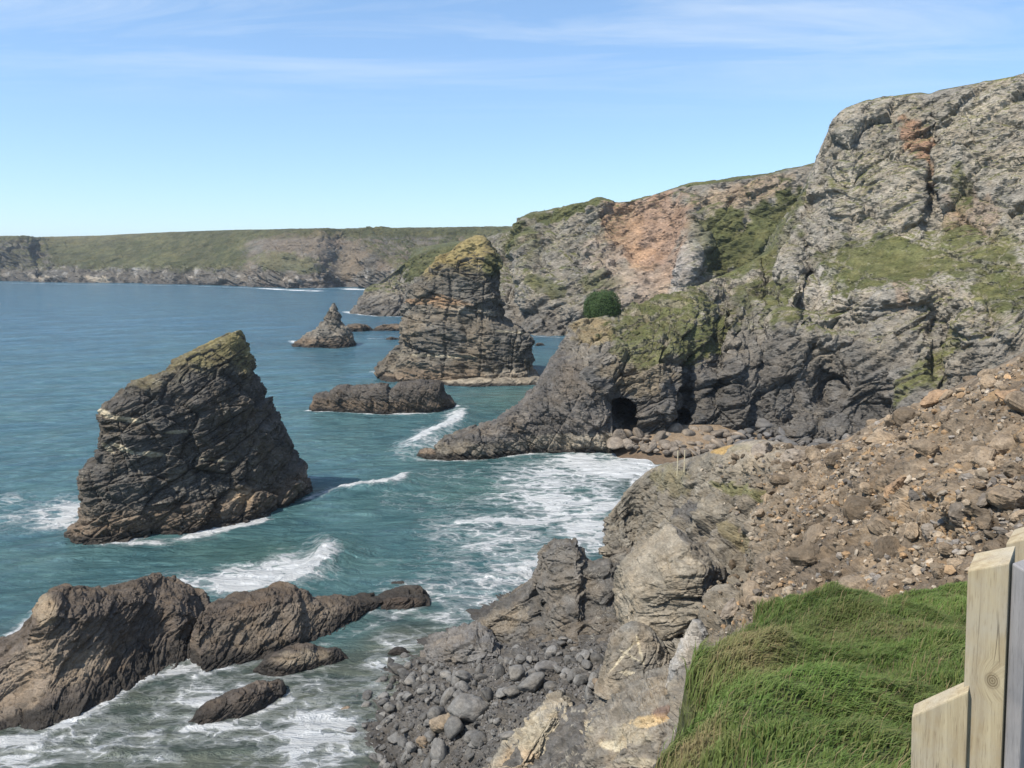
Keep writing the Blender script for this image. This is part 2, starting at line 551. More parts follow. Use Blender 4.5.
# ------------------------------------------------------------------ rear cliff with the red landslip scar, and the cape beyond the stack
B_REAR = bedding((-.45, -.1, .8))
M_REAR = rock_mat('rear_rock', 2.0, (-.45, -.1, .8), .8)
PROF_STEEP = [(0, 0), (.10, .05), (.24, .16), (.40, .32), (.56, .50), (.72, .67), (.86, .82), (.95, .93), (1, 1)]
def rear_cliff():
    cols = [
        (390, 311, 600, 392, 305, 640), (366, 311, 540, 368, 303, 560), (351, 312.5, 505, 356, 307.5, 509), (362, 314, 488, 372, 288, 520), (382, 315, 480, 393, 272, 540),
        (405, 316, 480, 415, 256, 570), (440, 317, 480, 445, 246, 590), (475, 322, 450, 480, 240, 580), (503, 330, 392, 505, 231, 520), (530, 334, 368, 525, 221.5, 470),
        (555, 337, 356, 548, 211, 440), (580, 339, 348, 572, 204.5, 422), (605, 341, 342, 598, 200.5, 408), (640, 343, 335, 640, 193, 398), (690, 345, 330, 690, 185, 390), (740, 347, 325, 740, 177.5, 384),
        (790, 349, 320, 790, 170, 380), (830, 350, 318, 835, 162, 376), (900, 352, 314, 910, 154, 372), (1000, 354, 310, 1010, 146, 370)]
    ctrl = cliff_net(cols, PROF_STEEP)
    ctrl[0, :, 2] = -5
    def disp(g, px, py, n):
        z = g[..., 2]
        d = rock_disp(g, [(34, 4.4), (15, 2.2), (6.5, 1.0), (2.8, .42)], B_REAR, 23, (26, 2.2), (3, .6))
        scar = np.exp(-(((px - 655) / 50) ** 2 + ((py - 250) / 60) ** 2) ** 2)
        dip_ = fbm(g * np.array([1 / 7., 1 / 7., 1 / 30.]), 4, 61, .5, True) * 2.2
        d = d * (1 - .72 * scar) + scar * dip_
        inl = sst(500, 640, g[..., 1] + 0 * z) * sst(30, 50, z)
        return d * (1 - .9 * inl)
    def colf(v, px, py, n, n1, d):
        s = v.shape[:2]; z = v[..., 2]
        nz = fbm(v / 16, 5, 25); nf = fbm(v / 4.5, 4, 29); gul = fbm(v * np.array([1 / 5., 1 / 5., 1 / 26.]), 4, 33)
        col = np.broadcast_to(GREY * .72, s + (3,)).copy()
        w = sst(-.2, .3, nz)
        col = col * (1 - .6 * w[..., None]) + TAN * .64 * .6 * w[..., None]
        col = col * (1 + .25 * nf[..., None])
        k = sst(14, 4, z + 4 * nf); col = col * (1 - .6 * k[..., None]) + DARK * 1.15 * .6 * k[..., None]
        streak = gul[..., None]
        col = paint(col, px, py, nf, [
            (655, 222, 40, 40, -8, RED * .82 + PINK * .18, .85, .35), (620, 222, 20, 30, 0, np.array([.30, .20, .13]), .8, .35),
            (612, 262, 34, 26, 30, PINK * .95, .75, .45), (640, 248, 20, 17, 0, np.array([.34, .22, .14]), .8, .35),
            (660, 272, 36, 30, -55, np.array([.25, .175, .13]), .75, .4), (625, 290, 38, 20, -30, PINK * .85, .6, .5), (655, 310, 50, 22, -35, PINK * .9, .7, .4),
            (740, 195, 60, 14, -8, np.array([.31, .235, .165]), .7, .5), (690, 285, 16, 36, 20, np.array([.27, .26, .245]), .7, .45)])
        sc_ = sst(.05, .35, fbm(v / 3.2, 3, 37)) * np.exp(-(((px - 655) / 60) ** 2 + ((py - 240) / 60) ** 2) ** 2)
        col = col * (1 + .45 * streak * np.exp(-(((px - 650) / 75) ** 2 + ((py - 250) / 80) ** 2) ** 2)[..., None])
        turf = sst(.66, .95, n[..., 2] + .32 * nz + .14 * nf) * sst(8, 18, z)
        for (cx, cy, rx, ry, ro, st) in [(720, 240, 30, 40, 20, .85), (560, 214, 40, 6, -18, .9), (520, 245, 22, 22, 0, .6), (575, 210, 34, 8, -15, .9), (770, 245, 40, 60, 25, .8), (600, 283, 30, 12, 0, .5),
                                         (440, 262, 40, 15, -25, .9), (405, 262, 18, 7, -30, .9), (548, 290, 22, 10, 0, .5)]:
            a = math.radians(ro); dx, dy = px - cx, py - cy
            x = (dx * math.cos(a) + dy * math.sin(a)) / rx; y = (-dx * math.sin(a) + dy * math.cos(a)) / ry
            turf = np.maximum(turf, st * sst(1.2, .6, np.sqrt(x * x + y * y) + .5 * nf + .3 * nz))
        scarm = np.exp(-(((px - 650) / 50) ** 2 + ((py - 250) / 52) ** 2) ** 3)
        turf = sst(.27, .60, turf + .14 * nf) * (1 - scarm)
        turf = np.maximum(turf, sst(.80, .93, n1[..., 2]) * sst(25, 45, z) * .95)
        tcol = GRASS * .80 * (1 + .3 * nz[..., None]) + DRYG * .25 * np.clip(nf + .2, 0, 1)[..., None]
        return col * (1 - turf[..., None]) + tcol * turf[..., None]
    return build_sheet('rear_cliff', ctrl, 420, 800, M_REAR, disp, colf,
                       'tall grey cliff with the red landslip scar behind the green headland', 'cliff',
                       wv=[.6, 1, 1.2, 1.4, 1.4, 1.4, 1.2, .8, .6, .6, .6], wu=None,
                       rim_row=9, bumps=[(690, 270, 16, 60, 9), (640, 235, 45, 40, -9), (560, 325, 16, 14, -8), (530, 270, 14, 50, 8), (510, 290, 8, 50, -8), (600, 250, 12, 60, 4), (430, 300, 16, 20, 6)])
rear_cliff()

# ------------------------------------------------------------------ main cliff with buttress and caves
B_MAIN = bedding((-.55, -.2, .75))
M_MAIN = rock_mat('main_rock', .85, (-.55, -.2, .75), .8, veins=.35)
P_BUT = [(0, 0), (.20, .03), (.45, .08), (.66, .18), (.80, .34), (.90, .54), (.96, .75), (.99, .9), (1, 1)]
P_MID = [(0, 0), (.12, .05), (.27, .14), (.42, .27), (.56, .44), (.70, .60), (.84, .78), (.94, .92), (1, 1)]
P_HI = [(0, 0), (.13, .07), (.27, .20), (.40, .36), (.50, .56), (.66, .72), (.84, .85), (.96, .94), (1, 1)]
D_INFO = {}
def main_cliff():
    cols = [
        (640, 400, 210, 640, 330, 215, P_BUT), (590, 405, 196, 596, 335, 198, P_BUT), (560, 430, 168, 574, 326, 178, P_BUT), (565, 452, 149, 580, 320, 170, P_BUT), (590, 451, 147, 596, 317, 172, P_BUT),
        (615, 449, 147, 618, 311, 176, P_BUT), (645, 447, 147, 650, 303, 184, P_BUT), (680, 445, 149, 697, 287, 196, P_BUT), (712, 444, 150, 738, 270, 205, P_MID),
        (742, 444, 150, 770, 244, 208, P_MID), (770, 446, 149, 795, 210, 210, P_MID), (792, 448, 148, 812, 172, 210, P_HI), (812, 449, 147, 822, 146, 208, P_HI), (832, 450, 146, 838, 119, 205, P_HI),
        (856, 451, 144, 862, 103, 201, P_HI), (890, 452, 141, 900, 95, 196, P_HI), (930, 452, 137, 945, 89, 190, P_HI), (980, 452, 131, 1000, 79, 182, P_HI), (1040, 452, 124, 1062, 68, 172, P_HI), (1110, 452, 116, 1135, 58, 160, P_HI), (1230, 452, 104, 1260, 45, 148, P_HI)]
    ctrl = cliff_net(cols, PROF_STEEP, -3.0, ((16, .9), (120, 5)))
    ctrl[0, :, 2] = -2
    def disp(g, px, py, n):
        z = g[..., 2]
        d = rock_disp(g, [(17, 2.2), (8, 1.15), (3.6, .55), (1.6, .26), (.8, .10)], B_MAIN, 43, (14, .9), (1.7, .12))
        d = d + 1.1 * fbm(g * np.array([1 / 13., 1 / 13., 1 / 60.]), 3, 71, .5, True)
        turf = np.exp(-(((px - 890) / 55) ** 2 + ((py - 262) / 34) ** 2) ** 2)
        d = d * (1 - .7 * turf)
        top = sst(.8, .95, n[..., 2]) * sst(45, 60, z)
        return d * (1 - .85 * top)
    def colf(v, px, py, n, n1, d):
        s = v.shape[:2]; z = v[..., 2]
        nz = fbm(v / 9, 5, 45); nf = fbm(v / 2.4, 4, 49); nb = fbm((v @ B_MAIN) * np.array([1 / 9., 1 / 5., 1 / 1.2]), 4, 52)
        col = np.broadcast_to(GREY * .90, s + (3,)).copy()
        w = sst(-.25, .3, nz); col = col * (1 - .55 * w[..., None]) + TAN * .82 * .55 * w[..., None]
        col = col * (1 + .20 * nf[..., None] + .22 * nb[..., None])
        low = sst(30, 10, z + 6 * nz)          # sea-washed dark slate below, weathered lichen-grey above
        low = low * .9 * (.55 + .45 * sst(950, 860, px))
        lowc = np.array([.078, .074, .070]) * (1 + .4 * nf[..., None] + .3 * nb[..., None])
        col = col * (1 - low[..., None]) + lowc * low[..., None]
        col = paint(col, px, py, nf, [
            (575, 440, 55, 9, 0, TAN * .72, .75, .4), (920, 150, 13, 34, -32, np.array([.27, .15, .09]), .75, .5), (955, 220, 18, 14, 0, np.array([.27, .19, .12]), .5, .5),
            (905, 300, 8, 16, 0, np.array([.26, .17, .11]), .4, .5), (975, 215, 30, 20, 20, np.array([.25, .17, .115]), .45, .5),
            (832, 285, 22, 20, 0, np.array([.30, .28, .25]), .6, .4), (690, 262, 13, 28, 20, np.array([.30, .285, .26]), .7, .5),
            (640, 372, 40, 22, -10, np.array([.17, .135, .085]), .55, .5), (596, 330, 26, 16, 0, np.array([.26, .20, .10]), .6, .5), (640, 320, 30, 12, -20, TAN * .9, .4, .7)])
        turf = sst(.66, .95, n[..., 2] + .34 * nz + .16 * nf) * sst(16, 26, z + 4 * nz) * .9
        for (cx, cy, rx, ry, ro, st) in [(890, 262, 62, 30, -8, .95), (850, 275, 30, 18, -25, .8), (960, 250, 40, 40, 0, .55), (950, 340, 46, 14, -40, .95), (1000, 290, 30, 40, 0, .75), (962, 190, 10, 22, 0, .8),
                                         (660, 318, 56, 24, -14, .85), (700, 340, 40, 24, -10, .9), (655, 350, 30, 22, 0, .6), (770, 235, 26, 40, 30, .75), (775, 305, 18, 40, -20, .8), (745, 300, 14, 30, 0, .5), (925, 372, 18, 26, 30, .55),
                                         (735, 265, 22, 18, -30, .7), (640, 345, 40, 30, 0, .5), (1000, 240, 26, 18, 0, .6), (905, 385, 14, 20, 20, .6), (800, 200, 10, 30, 15, .55)]:
            a = math.radians(ro); dx, dy = px - cx, py - cy
            x = (dx * math.cos(a) + dy * math.sin(a)) / rx; y = (-dx * math.sin(a) + dy * math.cos(a)) / ry
            turf = np.maximum(turf, st * sst(1.25, .55, np.sqrt(x * x + y * y) + .6 * nf + .4 * nz))
        bare = sst(.42, .16, n[..., 2] + .12 * nf)          # too steep to hold soil
        turf = sst(.20, .56, turf + .14 * nf) * (1 - .55 * bare)
        turf = np.maximum(turf, sst(.78, .9, n1[..., 2]) * sst(40, 52, z))
        tcol = GRASS * .85 * (1 + .35 * nz[..., None]) + DRYG * .30 * np.clip(nf + .25, 0, 1)[..., None]
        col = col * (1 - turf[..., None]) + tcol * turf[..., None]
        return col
    o, v, n = build_sheet('main_cliff', ctrl, 640, 900, M_MAIN, disp, colf,
                       'massive grey cliff with turf ledges and two sea caves at its foot', 'cliff',
                       wv=[.3, 1.2, 1.5, 1.5, 1.5, 1.5, 1.4, 1.0, .5, .5, .5], wu=None,
                       rim_row=9, caves=[(622, 412, 11, 13, 14, .4), (627, 424, 10, 10, 12, .4), (688, 411, 9, 13, 14, .35), (678, 424, 11, 12, 12, .3)],
                       bumps=[(694, 385, 8, 34, -5), (660, 395, 8, 40, 2), (735, 360, 13, 55, 5), (592, 420, 16, 50, 3), (650, 400, 13, 40, 2.5), (810, 440, 34, 18, 4.0), (826, 380, 20, 22, -4.5), (835, 322, 28, 10, -2.5), (826, 345, 26, 6, 2.5), (872, 408, 22, 20, -4),
                              (905, 300, 60, 14, 3), (790, 330, 22, 60, 3), (770, 300, 12, 60, -3), (930, 165, 9, 60, -3.5), (850, 170, 18, 45, 3), (985, 330, 30, 30, 4), (940, 350, 14, 50, -4)])
    D_INFO['v'] = v; D_INFO['n'] = n
main_cliff()

# ------------------------------------------------------------------ the beach below the cliff
def simple_mat(name, size, rough=.9, bump=.3):
    return rock_mat(name, size, (0, .05, 1), bump, rough)
M_SAND = simple_mat('sand_surface', .35, .8, .12)
def beach():
    xs = np.linspace(560, 1000, 9)
    rows = []
    for py, z in [(540, -1.6), (500, -.9), (478, -.35), (466, .15), (458, .7), (450, 1.5), (440, 2.6), (425, 4)]:
        rows.append([W(x + (540 - py) * .25, py, z * (1 - .65 * float(sst(690, 760, x))) - 2.2 * max(0, (628 - x) / 60)) for x in xs])
    ctrl = np.array(rows)
    def disp(g, px, py, n): return .12 * fbm(g / 5, 4, 81)
    def colf(v, px, py, n, n1, d):
        z = v[..., 2] + .25 * fbm(v / 4, 3, 83)
        wet = sst(1.6, .3, z)[..., None]
        return np.array([.19, .145, .10]) * (1 - wet) + np.array([.105, .078, .055]) * wet
    build_sheet('beach', ctrl, 120, 160, M_SAND, disp, colf, 'small brown sand beach under the cliff with the caves', 'beach')
beach()

# ------------------------------------------------------------------ sea
def foam_line(pts, width, dens, X, Y, acc, soft=1.0):
    """whitewater along a polyline of picture-traced points laid on the water"""
    q = np.array([W(a, b) [:2] for a, b in pts])
    w = np.interp(np.linspace(0, 1, len(q)), np.linspace(0, 1, len(np.atleast_1d(width))), np.atleast_1d(width)) if np.ndim(width) else np.full(len(q), width)
    m = (X > q[:, 0].min() - 3 * w.max()) & (X < q[:, 0].max() + 3 * w.max()) & (Y > q[:, 1].min() - 3 * w.max()) & (Y < q[:, 1].max() + 3 * w.max())
    if not m.any(): return
    x, y = X[m], Y[m]; best = np.full(x.shape, 9.0)
    for i in range(len(q) - 1):
        ab = q[i + 1] - q[i]; L = max((ab ** 2).sum(), 1e-6)
        t = np.clip(((x - q[i, 0]) * ab[0] + (y - q[i, 1]) * ab[1]) / L, 0, 1)
        dd = np.hypot(x - q[i, 0] - t * ab[0], y - q[i, 1] - t * ab[1]) / (w[i] + (w[i + 1] - w[i]) * t)
        best = np.minimum(best, dd)
    acc[m] = np.maximum(acc[m], dens * np.exp(-(best ** 2) * soft))

def foam_blob(cx, cy, rx, ry, dens, X, Y, acc, rot=0):
    """a patch of foam, ellipse given by its picture centre and radii, laid on the water"""
    c = W(cx, cy); a = abs(W(cx + rx, cy)[0] - c[0]); b = abs(W(cx, cy - ry)[1] - W(cx, cy + ry)[1]) / 2
    dx, dy = X - c[0], Y - c[1]
    r = math.radians(rot)
    x = (dx * math.cos(r) + dy * math.sin(r)) / a; y = (-dx * math.sin(r) + dy * math.cos(r)) / b
    np.maximum(acc, dens * np.exp(-(x * x + y * y) ** 1.3), out=acc)

def sea_mat():
    m, n, l, b = new_mat('sea_water')
    geo = n.new('ShaderNodeNewGeometry'); pos = geo.outputs['Position']
    af = n.new('ShaderNodeAttribute'); af.attribute_name = 'foam'
    ac = n.new('ShaderNodeAttribute'); ac.attribute_name = 'col'
    mpn = n.new('ShaderNodeMapping'); mpn.inputs['Rotation'].default_value = (0, 0, RAD(-20)); mpn.inputs['Scale'].default_value = (.75, 1.25, 1)
    l.new(pos, mpn.inputs[0]); q = mpn.outputs[0]
    # foam lace
    nc = n.new('ShaderNodeTexNoise'); nc.inputs['Scale'].default_value = .45; nc.inputs['Detail'].default_value = 4
    l.new(q, nc.inputs['Vector'])
    sc = n.new('ShaderNodeVectorMath'); sc.operation = 'SCALE'; sc.inputs['Scale'].default_value = 3.2
    l.new(nc.outputs['Color'], sc.inputs[0])
    ad = n.new('ShaderNodeVectorMath'); l.new(q, ad.inputs[0]); l.new(sc.outputs[0], ad.inputs[1])
    edges = []
    for s_, w_ in ((.42, .34), (1.05, .30)):
        v = n.new('ShaderNodeTexVoronoi'); v.feature = 'DISTANCE_TO_EDGE'; v.inputs['Scale'].default_value = s_
        l.new(ad.outputs[0], v.inputs['Vector'])
        edges.append(maprange(n, l, v.outputs['Distance'], 0, w_, 1, 0))
    big = noise_n(n, l, q, .22, 5, .6, .6)
    fine = noise_n(n, l, q, 1.9, 6, .7, .5)
    pat = math_n(n, l, 'ADD', math_n(n, l, 'MULTIPLY', edges[0], .40), math_n(n, l, 'MULTIPLY', edges[1], .22))
    pat = math_n(n, l, 'ADD', pat, math_n(n, l, 'MULTIPLY', math_n(n, l, 'SUBTRACT', big, .5), .9))
    pat = math_n(n, l, 'ADD', pat, math_n(n, l, 'MULTIPLY', math_n(n, l, 'SUBTRACT', fine, .5), .45))
    val = math_n(n, l, 'ADD', math_n(n, l, 'MULTIPLY', af.outputs['Fac'], 1.32), math_n(n, l, 'SUBTRACT', pat, .25))
    val = math_n(n, l, 'MULTIPLY', val, maprange(n, l, af.outputs['Fac'], .02, .12, 0, 1))
    foam = maprange(n, l, val, .58, .92, 0, 1, True)
    foam = math_n(n, l, 'MAXIMUM', foam, math_n(n, l, 'MULTIPLY', maprange(n, l, val, .30, .75, 0, 1, True), .33))
    rp = n.new('ShaderNodeMapping'); rp.inputs['Rotation'].default_value = (0, 0, RAD(-12)); rp.inputs['Scale'].default_value = (.55, 1.5, 1)
    l.new(pos, rp.inputs[0]); rpv = rp.outputs[0]
    wc = mixc(n, l, maprange(n, l, noise_n(n, l, q, .035, 4, .6), .35, .65, 0, 1), ac.outputs['Color'],
              mixc(n, l, 1.0, ac.outputs['Color'], (.70, .80, .90), 'MULTIPLY'))
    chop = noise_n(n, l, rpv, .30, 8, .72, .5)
    wc = mixc(n, l, maprange(n, l, chop, .40, .66, 0, 1), mixc(n, l, 1.0, wc, (.66, .74, .78), 'MULTIPLY'), mixc(n, l, 1.0, wc, (1.35, 1.28, 1.24), 'MULTIPLY'))  # light on and through the ripples painted into the water colour
    l.new(mixc(n, l, foam, wc, (.80, .82, .82)), b.inputs['Base Color'])
    l.new(maprange(n, l, foam, 0, 1, .16, .9), b.inputs['Roughness'])
    b.inputs['IOR'].default_value = 1.333
    l.new(maprange(n, l, foam, 0, 1, .42, .15), b.inputs['Specular IOR Level'])
    # ripples
    r1 = noise_n(n, l, rp.outputs[0], .42, 8, .68, .5)
    r2 = noise_n(n, l, rp.outputs[0], .075, 4, .55, .3)
    hh = math_n(n, l, 'ADD', math_n(n, l, 'MULTIPLY', r1, 1.5), math_n(n, l, 'MULTIPLY', r2, 2.6))
    hh = math_n(n, l, 'ADD', hh, math_n(n, l, 'MULTIPLY', foam, .16))
    bu = n.new('ShaderNodeBump'); bu.inputs['Strength'].default_value = 1.0; bu.inputs['Distance'].default_value = 2.6
    l.new(hh, bu.inputs['Height']); l.new(bu.outputs[0], b.inputs['Normal'])
    return m

def sea():
    nv, nu = 860, 620
    y = np.concatenate([np.linspace(20, 44, 12)[:-1], 44 * np.exp(np.linspace(0, math.log(9000 / 44.), nv - 11))])
    t = np.linspace(-1, 1, nu); t = .62 * t + .38 * t ** 5
    X = (y[:, None] * t[None, :] * 1.25); X = X - 10 * (y[:, None] / 60) * 0
    Y = np.repeat(y[:, None], nu, 1)
    foam = np.zeros_like(X); Z = np.zeros_like(X)
    g3 = np.stack([X, Y, np.zeros_like(X)], -1)
    # swell
    amp = sst(50, 110, Y) * .6 + .4
    for lam, a, th in ((31, .26, -64), (19, .17, -50), (11.5, .12, -75), (7.2, .10, -40), (4.6, .075, -68), (3.1, .05, -25), (2.3, .035, -80), (1.7, .022, -50)):
        k = 2 * math.pi / lam; c, s = math.cos(RAD(th)), math.sin(RAD(th))
        ph = (X * c + Y * s) * k + 2.2 * vnoise(g3 / (lam * 3.3), int(lam))
        fade = np.clip(1.5 - Y / (lam * 45), 0, 1)
        Z += a * amp * fade * (np.sin(ph) + .25 * np.sin(2 * ph + .6)) * (.6 + .5 * vnoise(g3 / (lam * 5), 7 + int(lam)))
    def wave(pts, h, wf, wb, dens_front, trail=None):
        """a breaking wave: raised crest, steep foaming front towards the shore, sloping back"""
        q = np.array([W(a, b)[:2] for a, b in pts])
        m = (X > q[:, 0].min() - 14) & (X < q[:, 0].max() + 14) & (Y > q[:, 1].min() - 14) & (Y < q[:, 1].max() + 14)
        x, yy = X[m], Y[m]; best = np.full(x.shape, 99.); sgn = np.zeros(x.shape); tt = np.zeros(x.shape)
        for i in range(len(q) - 1):
            ab = q[i + 1] - q[i]; L = (ab ** 2).sum()
            tr = ((x - q[i, 0]) * ab[0] + (yy - q[i, 1]) * ab[1]) / L; tc2 = np.clip(tr, 0, 1)
            dx, dy = x - q[i, 0] - tc2 * ab[0], yy - q[i, 1] - tc2 * ab[1]
            d = np.hypot(dx, dy); k = d < best
            best[k] = d[k]; sgn[k] = np.sign(ab[0] * dy - ab[1] * dx)[k]; tt[k] = ((i + tc2) / (len(q) - 1))[k]
        best = best + .35 * fbm(np.stack([x, yy, 0 * x], -1) / 1.5, 3, 91)
        env = np.sin(np.pi * np.clip(tt, .02, .98)) ** .5
        prof = np.where(sgn > 0, np.exp(-(best / wb) ** 2), np.exp(-(best / wf) ** 2))
        Z[m] += h * env * prof * (1 + .25 * fbm(np.stack([x, yy, 0 * x], -1) / .9, 3, 93))
        fr = np.where(sgn > 0, np.exp(-(best / (wb * .35)) ** 2), np.exp(-(best / (wf * 1.7)) ** 2))
        foam[m] = np.maximum(foam[m], dens_front * env * fr)
    # big curling breaker between the stack and the near rocks (crest runs right, faces the camera and the shore)
    wave([(322, 536), (328, 552), (322, 570), (304, 584), (276, 594), (240, 600)], 1.8, 1.6, 3.4, 1.2)
    wave([(410, 474), (398, 486), (372, 490), (345, 492), (326, 495)], 1.3, 1.6, 3.0, 1.2)
    wave([(464, 408), (458, 424), (442, 433), (420, 443), (400, 453)], 1.7, 2.2, 4.0, 1.2)
    wave([(560, 512), (590, 508), (612, 503), (640, 494)], .25, .7, 2.0, .8)
    fl = lambda pts, w, d, s=1.0: foam_line(pts, w, d, X, Y, foam, s)
    fb = lambda *a, **k: foam_blob(*a, X, Y, foam, **k)
    fb(262, 578, 62, 16, .80); fb(215, 583, 60, 12, .58); fb(165, 580, 50, 10, .42); fb(290, 565, 34, 18, .70); fb(130, 590, 40, 8, .35)
    fb(372, 486, 34, 5, .55); fb(436, 432, 24, 9, .55); fb(425, 446, 30, 8, .5); fb(405, 455, 18, 5, .45)
    fl([(74, 505), (70, 520), (84, 528), (110, 537), (134, 543), (170, 541), (200, 533), (235, 525), (262, 522)], [2.6, 2.4, 1.2, 1.0, 1.0, 1.3, 1.5, 1.4, .8], .95)
    fb(40, 510, 46, 17, .62); fb(52, 522, 36, 9, .7); fb(10, 500, 30, 8, .45); fb(255, 500, 90, 7, .2)
    fl([(308, 500), (325, 494), (345, 492)], 1.2, .6); fl([(225, 526), (262, 520)], 1.3, .8)
    # lace over the bay
    fb(560, 480, 80, 26, .55, rot=0); fb(610, 468, 50, 13, .78); fb(520, 545, 90, 22, .50); fb(470, 530, 60, 24, .40); fb(580, 545, 40, 12, .6); fb(545, 520, 90, 12, .55)
    fl([(462, 522), (500, 520), (540, 522), (585, 515), (620, 504)], 1.6, .74); fl([(470, 545), (520, 540), (560, 545), (605, 548)], 1.8, .62)
    fl([(500, 455), (560, 451), (600, 452), (632, 459), (655, 468), (640, 485)], [1.0, 1.2, 2, 3, 3, 2], .85)
    fb(450, 560, 50, 18, .34); fb(430, 590, 60, 16, .42); fb(500, 580, 60, 18, .48); fb(400, 560, 40, 10, .28); fb(340, 605, 40, 6, .5); fb(440, 480, 60, 18, .22); fb(490, 497, 40, 8, .4)
    # round the rocks
    fl([(310, 411), (340, 412), (372, 413), (402, 414), (430, 412), (455, 406)], 1.3, .85); fl([(374, 372), (388, 376), (410, 379), (430, 381), (450, 380)], [1.6, 1.6, 1.8, 3.2, 3], .85)
    fl([(426, 379), (455, 383), (545, 384)], 1.6, .6); fl([(292, 341), (300, 344), (325, 346), (352, 344)], 1.8, .75)
    fl([(348, 312), (362, 315), (385, 316), (400, 317)], [3.5, 2.5, 2, 2], .85); fl([(345, 327), (375, 330), (402, 329)], 1.5, .6); fl([(370, 338), (396, 339)], 1.6, .6); fl([(358, 334), (400, 334)], 1.0, .35)
    fl([(-40, 282), (60, 284), (180, 285.5), (240, 287.5), (300, 290), (330, 288), (368, 290)], 7.0, .36)
    fl([(265, 288.5), (300, 290.5), (318, 291)], 9.0, .8); fl([(350, 289), (372, 290)], 10.0, .9); fl([(538, 336), (562, 338)], 1.5, .5)
    fl([(415, 458), (440, 459), (470, 460), (510, 457), (548, 452)], 1.2, .65)
    # shallow wash among the near rocks and over the boulders
    fl([(0, 742), (40, 736), (62, 727), (95, 708), (122, 692), (150, 676), (185, 668), (200, 660)], .9, .75)
    fl([(196, 676), (240, 664), (290, 655), (350, 632), (420, 606)], .7, .5)
    fb(255, 735, 80, 20, .62); fb(320, 725, 60, 26, .66); fb(350, 745, 40, 26, .72); fb(80, 740, 100, 26, .52); fb(190, 700, 90, 30, .44); fb(170, 665, 60, 14, .5); fb(300, 690, 60, 22, .40)
    fb(20, 762, 60, 12, .55); fb(370, 690, 36, 24, .50); fb(400, 640, 40, 18, .42); fb(455, 615, 40, 14, .45); fb(205, 700, 26, 10, .62); fb(280, 765, 80, 12, .35); fb(160, 760, 60, 10, .4)
    fl([(190, 730), (225, 726), (262, 712), (290, 700)], .8, .78); fl([(252, 673), (290, 677), (345, 662)], .6, .5); fl([(350, 610), (400, 612), (424, 606)], .8, .5)
    fl([(-20, 648), (0, 645), (24, 628), (40, 612)], .8, .8)
    fb(545, 585, 40, 12, .55)
    fb(600, 462, 60, 12, .85); fb(560, 500, 80, 18, .62); fb(585, 530, 50, 16, .66); fb(500, 535, 70, 16, .55); fb(430, 500, 60, 12, .28)
    fb(530, 570, 60, 16, .58); fb(470, 600, 50, 12, .46); fb(110, 700, 120, 30, .42); fb(300, 745, 100, 24, .55); fb(390, 668, 40, 20, .45); fb(120, 540, 30, 6, .6); fb(20, 520, 50, 14, .62)
    foam *= 1 + .08 * np.exp(-(((X - 10) / 26) ** 2 + ((Y - 112) / 34) ** 2)) + .25 * np.exp(-(((X + 20) / 30) ** 2 + ((Y - 64) / 16) ** 2))
    fb(185, 583, 46, 9, .72); fb(150, 578, 30, 6, .5); fb(255, 582, 74, 13, .95); fb(300, 572, 30, 14, .98); fb(330, 565, 10, 14, .85)
    foam *= np.clip(.80 + .34 * vnoise(g3 / (2.5 + Y[..., None] / 45), 99), .35, 1)
    # water colour: deep blue-teal offshore, green over the sand near the shore, sandy shallows at the near rocks
    px, py = proj(g3)
    shore = np.exp(-np.maximum(np.hypot((X + 6) / 26, (Y - 66) / 22) - .25, 0) ** 2 * 2.4)
    bay = np.exp(-(((X - 8) / 30) ** 2 + ((Y - 125) / 38) ** 2))
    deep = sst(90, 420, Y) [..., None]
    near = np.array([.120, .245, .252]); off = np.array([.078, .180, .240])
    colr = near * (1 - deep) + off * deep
    green = np.array([.115, .215, .185])
    gmask = .85 * np.exp(-(((px - 250) / 95) ** 2 + ((py - 552) / 20) ** 2)) + .8 * np.exp(-(((px - 520) / 70) ** 2 + ((py - 400) / 22) ** 2)) + .5 * np.exp(-(((px - 40) / 70) ** 2 + ((py - 580) / 40) ** 2))
    gmask = np.clip(gmask + .7 * bay, 0, 1)[..., None]
    colr = colr * (1 - gmask) + green * gmask
    sandy = np.clip(shore * 1.25 * (.8 + .5 * vnoise(g3 / 9, 101)), 0, 1)[..., None] * sst(640, 670, py + .22 * np.abs(px - 150) * (px > 150) * 0 + 0)[..., None]
    sandy = np.maximum(sandy * .85, .55 * np.exp(-(((px - 420) / 70) ** 2 + ((py - 625) / 26) ** 2))[..., None])
    sandy = np.maximum(sandy, (.92 * sst(80, 66, Y + 5 * vnoise(g3 / 9, 103)) * sst(26, 8, X + 4))[..., None])
    sandy = np.clip(sandy, 0, .92)
    colr = colr * (1 - sandy) + np.array([.190, .200, .150]) * sandy
    wetsand = (np.exp(-(((px - 650) / 34) ** 2 + ((py - 480) / 12) ** 2)))[..., None] * .7
    colr = colr * (1 - wetsand) + np.array([.11, .10, .085]) * wetsand
    v = np.stack([X, Y, Z], -1)
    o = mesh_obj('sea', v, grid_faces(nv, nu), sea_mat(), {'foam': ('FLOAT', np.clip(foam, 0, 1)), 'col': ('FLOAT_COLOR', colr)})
    tag(o, 'rippled blue-green sea with white breakers washing round the rocks', 'sea', 'structure')
sea()

# ------------------------------------------------------------------ free-standing rocks
def closed_normals(g, wrap):
    if wrap:
        du = np.roll(g, -1, 1) - np.roll(g, 1, 1)
    else:
        du = np.gradient(g, axis=1)
    n = np.cross(du, np.gradient(g, axis=0))
    n /= np.maximum(np.linalg.norm(n, axis=-1, keepdims=True), 1e-9)
    return n

